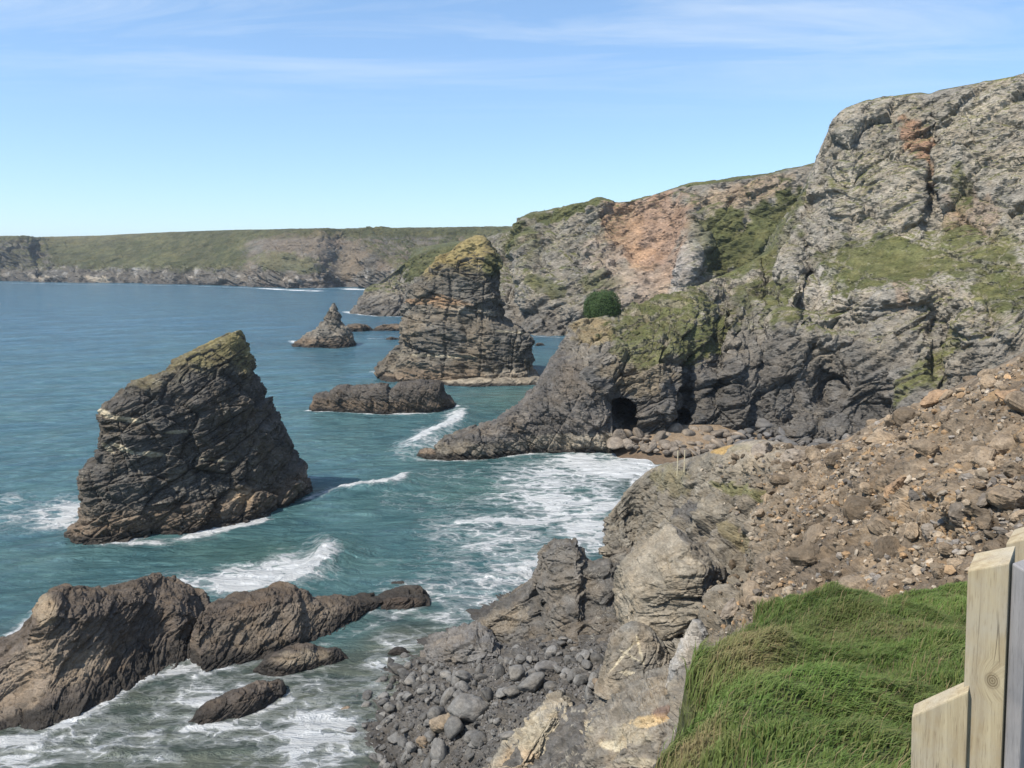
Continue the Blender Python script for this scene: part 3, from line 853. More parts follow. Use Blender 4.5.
def stack_rock(name, left, right, dc, mat, disp, colf, nv, nu, thick=.8, yslope=0.0, lean=0.0, e=.8, zlow=-2.0, top_round=.2):
    """a rock built of level slices between a left and a right flank traced at its own distance dc, with real depth"""
    L = np.array([P(a, b, dc) for a, b in left]); Rr = np.array([P(a, b, dc) for a, b in right])
    L = L[np.argsort(L[:, 2])]; Rr = Rr[np.argsort(Rr[:, 2])]
    ztop = min(L[-1, 2], Rr[-1, 2])
    t = np.linspace(0, 1, nv) ** .9
    z = zlow + (ztop - zlow) * t
    xl = np.interp(z, L[:, 2], L[:, 0]); xr = np.interp(z, Rr[:, 2], Rr[:, 0])
    k = np.ones(5) / 5
    xl = np.convolve(np.pad(xl, 2, 'edge'), k, 'valid'); xr = np.convolve(np.pad(xr, 2, 'edge'), k, 'valid')
    xc, hw = (xl + xr) / 2, np.maximum((xr - xl) / 2, .02)
    below = z < L[0, 2]
    th = np.linspace(0, 2 * math.pi, nu, endpoint=False)
    c, s = np.cos(th), np.sin(th)
    c, s = np.sign(c) * np.abs(c) ** e, np.sign(s) * np.abs(s) ** e
    hd = thick * hw.max() * (hw / hw.max()) ** .75
    x = xc[:, None] + hw[:, None] * c[None]
    yo = yslope * (x - xc[0])
    zz = np.repeat(z[:, None], nu, 1)
    zz = np.where(zz > 0, H - (H - zz) * (1 + yo / dc * np.clip(zz / (.35 * ztop + .01), 0, 1)), zz)   # the skewed plan keeps its real outline
    x = x * (1 + yo / dc)
    y = dc + hd[:, None] * s[None] + yo + lean * (z[:, None] - z[0])
    g = np.stack([x, y, zz], -1)
    n0 = closed_normals(g, True)
    d = disp(g, n0) * np.clip((1 - t) / .16, top_round, 1)[:, None]
    v = g + n0 * d[..., None]
    v = np.concatenate([v, (v[-1:] + v[-1].mean(0)) / 2, np.broadcast_to(v[-1].mean(0), (1, nu, 3))]); nv += 2
    n1 = closed_normals(v, True)
    px, py = proj(v)
    col = colf(v, n1, px, py)
    o = mesh_obj(name, v, grid_faces(nv, nu, True), mat, {'col': ('FLOAT_COLOR', np.clip(col, .004, .9))})
    return o

def reef_rock(name, st, mat, disp, colf, nv, nu, e=.75, low=-1.5, prof=None):
    """a long low rock: stations (px, crest py, front base py, base z, rise of the crest distance, back run)"""
    F_, C_, K_ = [], [], []
    for (px, pc, pf, zb, cd, bk) in st:
        f = W(px, pf, zb)
        c = P(px, pc, f[1] + cd)
        F_.append(f); C_.append(c); K_.append(np.array([c[0] * (1 + .3 * bk / c[1]), c[1] + bk, zb]))
    F_, C_, K_ = map(np.array, (F_, C_, K_))
    seg = np.linalg.norm(np.diff(C_, axis=0), axis=1)
    t = tpar(nu, seg)
    F_, C_, K_ = crom(F_, t), crom(C_, t), crom(K_, t)
    ph = np.concatenate([np.linspace(0, math.pi / 2, nv * 2 // 3, endpoint=False), np.linspace(math.pi / 2, math.pi, nv - nv * 2 // 3)])
    cph, sph = np.abs(np.cos(ph)) ** e, np.sin(ph) ** e
    if prof:                                   # the seaward face in steps: (distance to crest, height) from the foot up
        pr = np.array(prof); u = np.linspace(0, 1, len(pr)); t_ = ph / (math.pi / 2); fr = t_ < 1
        cph = np.where(fr, np.interp(t_, u, pr[:, 0]), cph); sph = np.where(fr, np.interp(t_, u, pr[:, 1]), sph)
    rows = []
    for a, (cc, ss) in enumerate(zip(cph, sph)):
        B_ = F_ if ph[a] < math.pi / 2 else K_
        q = C_.copy()
        q[:, :2] = C_[:, :2] + (B_[:, :2] - C_[:, :2]) * cc
        q[:, 2] = B_[:, 2] + low * (1 - ss) + (C_[:, 2] - B_[:, 2]) * ss
        rows.append(q)
    g = np.array(rows)
    n0 = closed_normals(g, False)
    d = disp(g, n0) * np.clip(np.minimum(np.arange(nu), np.arange(nu)[::-1]) / (nu * .04), 0, 1)[None]
    v = g + n0 * d[..., None]
    n1 = closed_normals(v, False)
    px, py = proj(v)
    col = colf(v, n1, px, py)
    return mesh_obj(name, v, grid_faces(nv, nu), mat, {'col': ('FLOAT_COLOR', np.clip(col, .004, .9))})

def sea_rock_col(base, seed, tide=(1.0, 4.5), brown=BROWN, lichen=None, s=1.0, blobs=(), var=.35, B=None):
    """wet black foot, brown barnacle band, bare rock above, lichen on top"""
    def f(v, n, px, py):
        z = v[..., 2]
        nz = fbm(v / (5 * s), 4, seed); nf = fbm(v / (1.6 * s), 4, seed + 5)
        nb = fbm((v @ (B if B is not None else B_MAIN)) * np.array([1 / 5., 1 / 3., 1 / .7]) / s, 4, seed + 8)
        col = np.asarray(base) * (1 + var * nf[..., None] + var * nb[..., None])
        w = sst(.05, .35, nz)[..., None] * .5
        col = col * (1 - w) + np.asarray(base) * np.array([1.45, 1.3, 1.1]) * w
        k = sst(tide[1], tide[1] * .55, z + 1.2 * s * nz)[..., None] * .85
        col = col * (1 - k) + np.asarray(brown) * (1 + .4 * nf[..., None]) * k
        k = sst(tide[0] * 1.3, tide[0] * .6, z + .5 * s * nf)[..., None] * .92
        col = col * (1 - k) + WETB * k
        if lichen:
            zl, c, st = lichen
            k = sst(zl - 2, zl + 3, z + 4 * nz) * sst(-.15, .35, n[..., 2] + .5 * nf) * st
            col = col * (1 - k[..., None]) + np.asarray(c) * (1 + .5 * nf[..., None]) * k[..., None]
        return paint(col, px, py, nf, blobs)
    return f

M_STACK = rock_mat('stack_rock', .55, (-.25, -.1, .9), .55, .8, veins=.5)
B_ST = bedding((-.22, -.25, .9))
PALE = np.array([.46, .41, .30])
def D(sizes, B, seed, fb=(0, 0), st=(0, 0), squash=.62, k=.60, long=1.5, jn=1.0):
    bias = .30 * sum(a for _, a in sizes)
    return lambda g, n: k * (rock_disp(g, sizes, B, seed, fb, st, squash, long, jn) - bias)

o = stack_rock('sea_stack',
    [(60, 548), (66, 530), (74, 515), (80, 500), (84, 480), (90, 462), (98, 447), (97, 432), (93, 418), (95, 408), (106, 398), (125, 386), (150, 371), (180, 354), (205, 342), (222, 334.5), (231, 331.5)],
    [(316, 530), (309, 500), (303, 482), (294, 470), (287, 450), (280, 432), (270, 415), (262, 395), (253, 380), (246, 364), (240, 348), (236, 338), (233, 332)],
    110, M_STACK, D([(7, 1.5), (3.2, .8), (1.5, .42), (.7, .2), (.35, .08)], B_ST, 201, (6, .8), (.9, .42)),
    sea_rock_col([.070, .065, .058], 203, (1.0, 4.4), BROWN * .85, (19.5, [.175, .150, .060], .75), 1.0,
        [(125, 419, 24, 2.5, 8, PALE, .8, .5), (103, 412, 9, 3.1, 20, PALE, .8, .5), (122, 448, 14, 2.7, 24, PALE, .85, .5), (108, 448, 9, 2.7, 40, PALE * .9, .7, .5), (150, 454, 20, 2.7, 3, PALE * .8, .7, .5),
         (176, 432, 10, 2.4, -5, PALE, .7, .5), (215, 460, 22, 1.1, 5, PALE * .6, .6, .6), (242, 494, 14, 10, 0, np.array([.30, .225, .15]), .8, .5), (180, 480, 14, 10, -35, np.array([.17, .155, .13]), .7, .5)], B=B_ST),
    420, 900, thick=.7, yslope=.42, lean=.12, e=.85)
tag(o, 'big dark wedge-shaped sea stack with a yellow lichen crest rising from the surf', 'sea stack')

o = stack_rock('sea_stack',
    [(366, 384), (374, 377), (379, 366), (385, 358), (394, 350), (397, 335), (399, 318), (400, 300), (404, 288), (412, 278), (424, 267), (436, 258), (448, 250), (458, 242), (466, 237.5), (474, 234.5)],
    [(546, 384), (539, 376), (537, 366), (536, 350), (534, 338), (527, 329), (514, 321), (507, 316), (505, 300), (504, 283), (503, 268), (499, 258), (494, 248), (490, 240), (483, 234.5)],
    238, M_REAR, D([(13, 2.6), (6, 1.3), (2.8, .6), (1.3, .28)], bedding((.08, -.2, .97)), 211, (10, 1.2), (1.9, .75)),
    sea_rock_col(GREY * .44, 213, (.9, 4.0), BROWN * 1.15, (30, [.23, .185, .075], .8), 2.2,
        [(448, 303, 22, 7, 5, np.array([.33, .21, .12]), .6, .5), (420, 302, 16, 3, 3, np.array([.30, .19, .11]), .6, .5), (470, 310, 30, 4, 8, TAN * .8, .6, .5),
         (440, 356, 40, 1.2, 2, PALE * .8, .6, .6), (510, 332, 14, 1.4, 5, PALE * .9, .6, .5), (495, 265, 12, 12, 0, GRASS * .9, .7, .5), (440, 372, 50, 7, 0, BROWN * .9, .5, .4), (512, 374, 30, 5, 0, TAN * .65, .7, .3)], B=bedding((.08, -.2, .97))),
    300, 620, thick=.62, yslope=-.12, lean=.15, e=.72)
tag(o, 'tall blocky grey sea stack with a craggy yellowish top below the far cliffs', 'sea stack')

o = reef_rock('tidal_ledge', [(425, 384, 384, 0, 2, 4), (440, 380, 385, 0, 4, 8), (470, 377, 386, 0, 5, 14), (510, 376.5, 386, 0, 5, 14), (535, 377, 385, 0, 5, 10), (548, 381, 383, 0, 3, 5)],
    M_REAR, D([(4, .5), (1.8, .3)], B_MAIN, 215), sea_rock_col(TAN * .62, 216, (.7, 3), TAN * .6), 50, 260, e=.6)
tag(o, 'flat pale brown ledge at the water line in front of the blocky stack', 'rock ledge')

o = stack_rock('sea_stack', [(290, 346), (296, 341), (301, 336), (312, 331), (320, 323), (326, 315), (330, 308), (333, 303)],
    [(357, 346), (353, 338), (350, 330), (345, 325), (341, 318), (338, 311), (336, 305), (334.5, 303)],
    322, M_REAR, D([(6, 1.3), (2.8, .7), (1.3, .3)], bedding((.7, 0, .7)), 221, (6, .8)), sea_rock_col(GREY * .62, 223, (1.2, 5), BROWN * .9, None, 1.5), 150, 300, thick=.7, e=.85)
tag(o, 'small pointed sea stack like a shark fin standing alone offshore', 'sea stack')
for st, lab in (([(340, 331, 332, 0, 2, 3), (350, 324, 332, 0, 4, 8), (362, 323.5, 332, 0, 4, 8), (370, 327, 331, 0, 3, 5), (374, 330, 331, 0, 2, 3)], 'low dark rock close behind the shark-fin stack'),
                ([(372, 330, 331, 0, 2, 3), (378, 325.5, 331, 0, 3, 6), (390, 323.5, 331, 0, 4, 8), (404, 324, 331, 0, 4, 8)], 'low dark rock against the left foot of the blocky stack'),
                ([(384, 338.5, 340, 0, 1, 2), (390, 336.5, 340.5, 0, 2, 4), (397, 338, 340, 0, 1, 3), (402, 339.5, 340, 0, 1, 2)], 'tiny dark rock awash beside the blocky stack')):
    o = reef_rock('reef_rock', st, M_REAR, D([(4, .7), (1.8, .4)], B_MAIN, 231), sea_rock_col(GREY * .42, 233, (1.6, 4), BROWN * .8), 40, 90)
    tag(o, lab, 'rock')

o = reef_rock('reef_rock', [(309, 407, 411, 0, 1, 2), (313, 396, 412, 0, 3, 6), (322, 393, 412, 0, 3.5, 8), (328, 395, 412, 0, 3.5, 8), (334, 388, 413, 0, 4, 9), (343, 386, 413, 0, 4, 9), (350, 388, 413, 0, 4, 9), (375, 385.5, 414, 0, 4, 9), (386, 386, 414, 0, 4, 9), (389, 391, 414, 0, 4, 8),
    (396, 386, 414, 0, 4, 9), (410, 382, 414, 0, 4.5, 10), (430, 381.5, 413, 0, 4.5, 9), (441, 384, 412, 0, 4, 8), (444, 394, 411, 0, 3, 7), (450, 397, 409, 0, 3, 5), (455, 404, 407, 0, 1, 2)],
    M_STACK, D([(3.4, .7), (1.6, .4), (.8, .18)], bedding((.6, 0, .8)), 241, (4, .5)), sea_rock_col([.070, .062, .054], 243, (.9, 3.6), BROWN * .75, None, 1.2), 130, 460, e=.55)
tag(o, 'long low flat-topped brown reef between the two large stacks', 'reef')

# the ridge running from the cliff foot down into the sea is part of the land
o = reef_rock('rock_ridge', [(426, 455, 458, 0, 1, 2), (440, 441, 460, 0, 4, 9), (458, 434, 461, 0, 5, 10), (478, 428, 461, 0, 6, 12), (500, 418, 459, 0, 7, 13), (518, 405, 456, .2, 9, 14), (530, 391, 454, .3, 12, 15), (545, 372, 452, .5, 16, 16), (560, 352, 451, .6, 20, 18), (576, 338, 450, .8, 23, 20), (592, 345, 449, .9, 20, 20), (606, 375, 448, 1, 14, 20), (612, 410, 448, 1, 8, 14)],
    M_MAIN, D([(7, 1.3), (3.2, .75), (1.5, .38), (.7, .16)], bedding((.6, -.2, .75)), 251, (6, .8), (1.2, .45)), sea_rock_col([.098, .092, .086], 253, (1.0, 3.4), TAN * .5, None, 1.3, [(590, 440, 60, 7, 0, TAN * .72, .8, .35), (590, 345, 26, 22, 0, TAN * .75, .5, .5)]), 260, 460, e=.8)
tag(o, 'dark rock ridge sloping from the cave buttress down into the sea', 'ridge', 'structure')
o = reef_rock('reef_rock', [(416, 455, 456, 0, .6, 1), (421, 449.5, 457, 0, 1.5, 3), (431, 449, 458, 0, 1.5, 3), (438, 453, 458, 0, 1, 2), (441, 457, 458, 0, .5, 1)], M_STACK, D([(1.6, .3), (.8, .15)], B_MAIN, 255), sea_rock_col([.05, .047, .043], 257, (.8, 2)), 40, 90)
tag(o, 'small black rock at the seaward tip of the dark ridge', 'rock')

# near rocks at the lower left
M_NEAR = rock_mat('near_rock', .32, (-.35, -.25, .88), .55, .85)
B_NR = bedding((-.38, -.35, .85))
DN = lambda s: D([(4.5, .55), (2.1, .34), (1.0, .20), (.5, .10), (.25, .045)], B_NR, s, (3.5, .30), (.55, .30), k=.62, squash=.40, long=2.4, jn=.7)
CN = lambda s, bl=(): sea_rock_col([.080, .066, .054], s, (1.0, 1.9), np.array([.07, .058, .048]), None, .7, bl, .4, B_NR)
o = reef_rock('reef_rock', [(-110, 690, 794, 0, 8, 5), (-70, 668, 781, 0, 9, 6), (-30, 655, 766, 0, 10, 6), (0, 644, 752, 0, 10, 5), (16, 632, 746, 0, 10, 5), (28, 615, 740, 0, 9.4, 6), (39, 601, 737, 0, 8.6, 7), (54, 597, 732, 0, 8, 8), (80, 598, 722, 0, 8, 8), (108, 597, 709, 0, 8, 8), (122, 592, 699, 0, 8, 8), (134, 586, 691, 0, 8, 8), (150, 585, 682, 0, 8, 8), (164, 591, 677, 0, 8, 8), (180, 599, 674, 0, 7, 7), (194, 606, 663, 0, 6, 6), (203, 618, 653, 0, 4, 4), (207, 636, 647, 0, 1, 1)],
    M_NEAR, DN(301), CN(303, [(60, 660, 70, 30, -25, np.array([.20, .162, .122]), .75, .5), (45, 612, 12, 16, 0, np.array([.25, .20, .14]), .7, .4), (10, 690, 50, 25, -30, np.array([.21, .17, .13]), .7, .5), (120, 625, 70, 24, -8, np.array([.075, .063, .054]), .55, .5)]), 300, 620, e=.72, prof=[(1, 0), (.96, .12), (.90, .20), (.62, .36), (.44, .50), (.36, .72), (.28, .92), (.12, .98), (0, 1)])  # pale patches paint the sunlit shelf and knob, the dark one the shaded face
tag(o, 'largest near rock, broad brown hump at the lower left running out of frame', 'rock')
o = reef_rock('reef_rock', [(190, 640, 660, 0, .6, 1), (193, 622, 672, 0, 3, 4), (200, 612, 675, 0, 4, 5), (222, 606, 671, 0, 5, 6), (246, 600, 664, 0, 5, 6), (265, 595, 659, 0, 5, 6), (282, 594, 655, 0, 5, 6), (297, 599, 651, 0, 4, 5), (310, 605, 645, 0, 4, 5), (335, 604, 636, 0, 3.5, 5), (360, 602, 625, 0, 3, 4), (374, 599, 618, 0, 2.4, 3.5), (388, 595, 613, 0, 2.4, 3.5), (408, 594, 611, 0, 2, 3.5), (422, 597, 609, 0, 1.4, 3), (430, 603, 607, 0, .6, 2)],
    M_NEAR, DN(311), CN(313, [(270, 625, 70, 20, -14, np.array([.165, .138, .108]), .6, .5), (400, 603, 22, 6, 0, np.array([.07, .055, .045]), .7, .4)]), 220, 560, e=.62, prof=[(1, 0), (.94, .30), (.86, .42), (.60, .62), (.40, .85), (.2, .97), (0, 1)])
tag(o, 'long tapering brown rock with a flat top, its thin tail pointing to the boulders', 'rock')
o = reef_rock('reef_rock', [(253, 670, 671, 0, .2, .4), (262, 661, 675, 0, 1, 2), (276, 654, 677, 0, 1.5, 2.4), (292, 650, 675, 0, 1.6, 2.6), (308, 648, 671, 0, 1.5, 2.6), (322, 651, 667, 0, 1.2, 2), (334, 650, 665, 0, 1, 2), (344, 654, 661, 0, .6, 1), (348, 658, 659, 0, .2, .4)],
    M_NEAR, D([(2, .3), (.9, .18), (.4, .08)], B_NR, 321, (2, .15), (.4, .16)), CN(323, [(300, 658, 30, 8, -10, np.array([.21, .175, .13]), .7, .5)]), 110, 280, e=.7)
tag(o, 'small ribbed tan rock awash just in front of the tapering rock', 'rock')
o = reef_rock('reef_rock', [(188, 722, 724, 0, .2, .4), (197, 711, 728, 0, 1, 1.6), (212, 702, 727, 0, 1.4, 2), (232, 693, 722, 0, 1.6, 2), (250, 686, 717, 0, 1.6, 2), (268, 683, 709, 0, 1.5, 2), (280, 683, 701, 0, 1.1, 1.5), (286, 689, 695, 0, .4, .6)],
    M_NEAR, D([(2, .32), (.9, .2), (.4, .09)], B_NR, 331, (2, .15), (.4, .22)), CN(333, [(240, 705, 40, 16, -20, np.array([.05, .043, .038]), .6, .5)]), 120, 300, e=.7)
tag(o, 'low black slabby rock in the foam, the closest rock to the bottom edge', 'rock')
for (st, lab) in (([(386, 585, 586, 0, .3, .4), (393, 582.5, 587, 0, .7, 1.2), (402, 582, 587, 0, .7, 1.2), (409, 585, 586, 0, .3, .4)], 'rock just breaking the surface beyond the tail of the tapering rock'),
                  ([(386, 654, 655, 0, .2, .3), (392, 649.5, 657, 0, .6, .9), (402, 648, 656, 0, .6, .9), (410, 652, 654, 0, .2, .3)], 'small brown rock awash near the top of the boulder beach'),
                  ([(535, 345, 346, 0, .3, .4), (537, 343, 346.5, 0, 1, 1.2), (542, 343, 346, 0, 1, 1.2), (545, 345, 346, 0, .3, .4)], 'dark little rock in the gap right of the blocky stack')):
    tag(reef_rock('reef_rock', st, M_NEAR, D([(.9, .12), (.4, .06)], B_NR, 341), CN(343), 40, 70), lab, 'rock')

# ------------------------------------------------------------------ near slope: promontory and landslip
B_E = bedding((-.5, -.35, .8))
M_SLOPE = rock_mat('slope_rock', .28, (-.5, -.35, .8), .55, .9)
E_ = {}
def near_slope():
    wrap = [(655, 600, 88), (650, 575, 88), (648, 550, 88), (646, 530, 88), (644, 523, 88), (642, 518, 88), (660, 540, 100), (680, 560, 110)]
    cols = [wrap,
        [(612, 602, 66), (612, 577, 67.2), (610, 553, 68.6), (607, 533, 69.8), (609, 522, 70.6), (612, 514, 71.4), (640, 530, 90), (662, 560, 100)],
        [(630, 650, 55), (634, 602, 60), (637, 562, 65), (640, 527, 69), (643, 496, 71), (646, 473, 72.6), (664, 480, 86), (685, 510, 100)],
        [(680, 650, 46), (683, 602, 51.5), (686, 562, 56.5), (690, 522, 61), (692, 487, 64.5), (694, 457, 67.5), (704, 462, 79), (718, 490, 100)],
        [(740, 640, 38), (742, 595, 43), (744, 555, 48), (747, 510, 53.4), (750, 470, 58.4), (752, 442, 62), (757, 446, 72), (764, 480, 100)],
        [(810, 620, 31), (812, 580, 34.6), (814, 540, 39), (817, 500, 44.4), (820, 466, 50.4), (822, 447, 54.5), (826, 450, 64), (832, 480, 95)],
        [(870, 610, 28), (872, 570, 31), (874, 530, 35), (877, 485, 41), (880, 443, 48), (882, 420, 53), (885, 424, 62), (892, 450, 95)],
        [(940, 600, 25), (943, 560, 27.5), (946, 515, 31), (950, 465, 36.5), (952, 416, 43), (954, 388, 48), (959, 391, 57), (967, 410, 95)],
        [(1010, 600, 22), (1014, 550, 24.8), (1018, 500, 28), (1022, 440, 33), (1025, 387, 39.5), (1028, 354, 45), (1032, 353, 60), (1040, 365, 95)],
        [(1110, 600, 20), (1114, 545, 22.5), (1118, 485, 26), (1122, 415, 31), (1126, 345, 37.5), (1130, 305, 43), (1136, 300, 60), (1145, 300, 95)],
        [(1240, 600, 18), (1245, 540, 20.5), (1250, 470, 24), (1258, 385, 29), (1265, 300, 35.5), (1270, 250, 41), (1280, 235, 60), (1290, 230, 100)]]
    ctrl = np.array([[P(*q) for q in c] for c in cols]).swapaxes(0, 1)
    toe = ctrl[0] * [.80, .80, 1] - [0, 0, 3.2]          # the slope runs on down behind the grass bank
    ctrl = np.concatenate([toe[None], ctrl])
    def slip(px, py):      # loose landslip to the right, bare bedrock to the left
        return sst(-60, 90, (px - 760) + .75 * (py - 520) * 0 + .45 * (px - 760) - .25 * (480 - py))
    def disp(g, px, py, n):
        s = slip(px, py)
        rock = rock_disp(g, [(5, .75), (2.3, .42), (1.1, .24), (.5, .11), (.25, .05)], B_E, 401, (4, .35), (.7, .26))
        loose = rock_disp(g, [(3.2, .40), (1.3, .26), (.55, .17), (.25, .085)], B_E, 421, (5, .35), squash=.7)
        return 1.3 * rock * (1 - s) + loose * s
    def colf(v, px, py, n, n1, d):
        s = slip(px, py)[..., None]
        nz = fbm(v / 3.2, 5, 431); nf = fbm(v / .8, 4, 433); nb = fbm((v @ B_E) * np.array([1 / 3., 1 / 2., 1 / .35]), 4, 437)
        _, e, rid = facets(v, .8, B_E, 439, .7); rr = rnd_of(rid, 5)[..., None]
        rock = np.array([.172, .156, .128]) * (1 + .3 * nf[..., None] + .3 * nb[..., None])
        dk = sst(.0, -.35, nz)[..., None] * .4; rock = rock * (1 - dk) + np.array([.12, .115, .108]) * dk
        loose = np.array([.158, .126, .092]) * (.72 + .6 * rr) * (1 + .35 * nf[..., None])
        och = (rnd_of(rid, 6) > .88)[..., None] * .6
        loose = loose * (1 - och) + np.array([.29, .195, .105]) * och
        earth = sst(-.1, .25, nz)[..., None] * .6
        loose = loose * (1 - earth) + np.array([.115, .092, .070]) * (1 + .25 * nf[..., None]) * earth
        col = rock * (1 - s) + loose * s
        low = sst(12, 6, v[..., 2] + 2 * nz)[..., None] * .75
        col = col * (1 - low) + np.array([.125, .115, .105]) * (1 + .35 * nb[..., None]) * low
        return paint(col, px, py, nf, [(690, 512, 16, 12, 0, np.array([.085, .083, .082]), .85, .4), (722, 448, 14, 4, -10, np.array([.36, .24, .09]), .8, .5), (745, 450, 16, 5, 0, GRASS * .9, .6, .6), (742, 492, 26, 6, 10, np.array([.12, .12, .05]), .75, .6),
            (670, 480, 16, 16, -40, np.array([.15, .135, .07]), .5, .7), (735, 535, 22, 8, 40, np.array([.14, .12, .06]), .6, .6), (755, 460, 30, 20, 0, np.array([.30, .265, .21]), .55, .6), (700, 545, 20, 14, 0, np.array([.13, .12, .11]), .5, .5),
            (830, 560, 30, 30, 0, np.array([.10, .083, .066]), .5, .6), (790, 570, 36, 20, -20, np.array([.115, .095, .075]), .55, .6)])
    o, v, n = build_sheet('landslip_slope', ctrl, 620, 760, M_SLOPE, disp, colf,
                          'brown landslip slope of broken stone falling from the right to a grey rocky point', 'slope', rim_row=6, wv=[.4, 1.2, 1.2, 1.2, 1.2, 1, .6, .4],
                          bumps=[(738, 575, 16, 34, -1.6), (620, 545, 10, 20, .6), (750, 470, 26, 18, 1.0), (900, 480, 60, 30, 1.0), (980, 510, 30, 20, .8)])
    E_['v'] = v; E_['n'] = n
near_slope()

# ------------------------------------------------------------------ foreshore under the boulders
M_SHORE = rock_mat('shore_rock', .3, (-.5, -.3, .8), .55, .8, veins=.4)
F_S = {}
def foreshore():
    pys = [880, 820, 768, 740, 720, 700, 680, 660, 640, 620, 600, 585]
    wl = np.interp(pys, [585, 600, 620, 640, 665, 690, 720, 768, 880], [540, 515, 478, 437, 404, 378, 370, 384, 430])
    rows = []
    for py, w in zip(pys, wl):
        row = []
        for px in [290, 330, 360, 390, 420, 450, 490, 530, 580, 630, 680, 740, 800]:
            k = px - w
            z = k * .039 if k > 0 else k * .016
            row.append(W(px, py, max(z, -1.4)))
        rows.append(row)
    ctrl = np.array(rows)
    def disp(g, px, py, n):
        return rock_disp(g, [(3.5, .38), (1.6, .26), (.7, .13), (.33, .05)], B_E, 451, (3, .2), (.6, .22)) * sst(-1.3, 1.5, g[..., 2] + .8)
    def colf(v, px, py, n, n1, d):
        nz = fbm(v / 2.5, 4, 461); nf = fbm(v / .6, 4, 463)
        col = np.array([.078, .074, .069]) * (1 + .4 * nf[..., None])
        wet = sst(1.1, .1, v[..., 2] + .4 * nz)[..., None] * .8
        col = col * (1 - wet) + np.array([.045, .042, .039]) * wet
        q = sst(.02, .05, np.abs(fbm((v @ B_E) * np.array([.5, .8, 2.2]), 3, 465)))
        pale = (1 - q) * sst(540, 600, px) * sst(690, 715, py + .3 * (px - 600)) * .75
        return col * (1 - pale[..., None]) + np.array([.42, .38, .30]) * pale[..., None]
    o, v, n = build_sheet('foreshore', ctrl, 420, 420, M_SHORE, disp, colf, 'dark grey rocky foreshore under the boulders between sea and grass bank', 'foreshore')
    F_S['v'] = v; F_S['n'] = n
foreshore()

# ledges and big blocks standing on the foreshore
C_LED = lambda s, base=(.094, .088, .080), bl=(): sea_rock_col(list(base), s, (.3, 1.2), np.array([.12, .11, .10]), None, .6, bl, .35, B_E)
DL = lambda s: D([(3.4, .50), (1.6, .30), (.75, .16), (.36, .07)], B_E, s, (3, .22), (.8, .42), k=.9, squash=.42, long=2.0, jn=1.2)
o = reef_rock('rock_ledge', [(462, 640, 645, .4, .4, 1), (472, 632, 652, 1.0, 2, 3), (488, 622, 656, 1.8, 3, 5), (508, 608, 657, 2.6, 4, 6), (526, 595, 657, 3.2, 5, 7), (537, 580, 657, 3.5, 6, 7), (543, 560, 656, 3.8, 7, 6), (550, 549, 655, 4.2, 7, 6), (562, 545.5, 653, 4.8, 7, 6), (576, 545, 650, 5.4, 7, 5), (580, 556, 649, 5.6, 7, 5), (586, 566, 648, 5.8, 7, 5), (604, 567, 645, 6.6, 7, 5), (620, 560, 641, 7.2, 8, 6), (645, 550, 636, 8.4, 9, 8), (670, 560, 632, 9.6, 9, 8)],
    M_SHORE, DL(501), C_LED(503, bl=[(500, 622, 30, 12, -20, np.array([.20, .17, .13]), .7, .5), (560, 570, 26, 20, 0, np.array([.14, .132, .12]), .5, .5)]), 260, 520, e=.75, prof=[(1, 0), (.92, .18), (.74, .30), (.66, .46), (.42, .58), (.34, .76), (.14, .86), (.08, .97), (0, 1)])
tag(o, 'dark grey stepped rock ledge ending in a square knob above the surf', 'ledge', 'structure')
o = reef_rock('boulder', [(420, 652, 660, .2, .5, 1), (430, 646, 668, .6, 1.5, 3), (450, 640, 670, 1.2, 2, 4), (475, 636, 668, 2, 2, 4), (492, 640, 664, 2.6, 1.6, 3), (500, 652, 658, 2.9, .6, 1)],
    M_SHORE, DL(505), C_LED(507, (.118, .113, .108)), 90, 200, e=.6)
tag(o, 'low dark grey slab at the water edge below the stepped ledge', 'rock')
def cut_block(name, centre, planes, sub, mat, disp, colf, rnd=26):
    bm = bmesh.new(); bmesh.ops.create_icosphere(bm, subdivisions=sub, radius=1)
    d = np.array([x.co[:] for x in bm.verts]); f = np.array([[x.index for x in q.verts] for q in bm.faces]); bm.free()
    nn = np.array([p[:3] for p in planes], float); nn /= np.linalg.norm(nn, axis=1)[:, None]; off = np.array([p[3] for p in planes])
    c = d @ nn.T
    rad = np.where(c > .03, off / np.maximum(c, .03), 40)
    rad = np.sum(rad ** -float(rnd), axis=1) ** (-1 / rnd)
    v = d * rad[:, None]
    w = centre + v
    w = w + d * disp(w, d)[:, None]
    col = colf(w, c.argmax(1) * 0 + 0, nn[(c / off).argmax(1)])
    return mesh_obj(name, w, f, mat, {'col': ('FLOAT_COLOR', np.clip(col, .01, .9))})
BBC = P(680, 590, 49.5)
def bb_disp(w, d):
    r = rock_disp(w, [(3.0, .34), (1.4, .20), (.65, .10), (.3, .05)], bedding((-.35, -.5, .75)), 511, (3, .12), (1.1, .22), squash=.45, long=2.0)
    q = w - BBC
    crack = np.exp(-((q[:, 2] - .25 - .10 * q[:, 0] - .18 * fbm(w / 1.3, 3, 517)) / .13) ** 2) * sst(-.9, .2, q[:, 0])
    crack2 = np.exp(-((q[:, 2] + 1.35 - .28 * q[:, 0] - .2 * fbm(w / 1.3, 3, 518)) / .12) ** 2) * sst(-.2, .8, q[:, 0])
    return .8 * r - .75 * crack - .45 * crack2
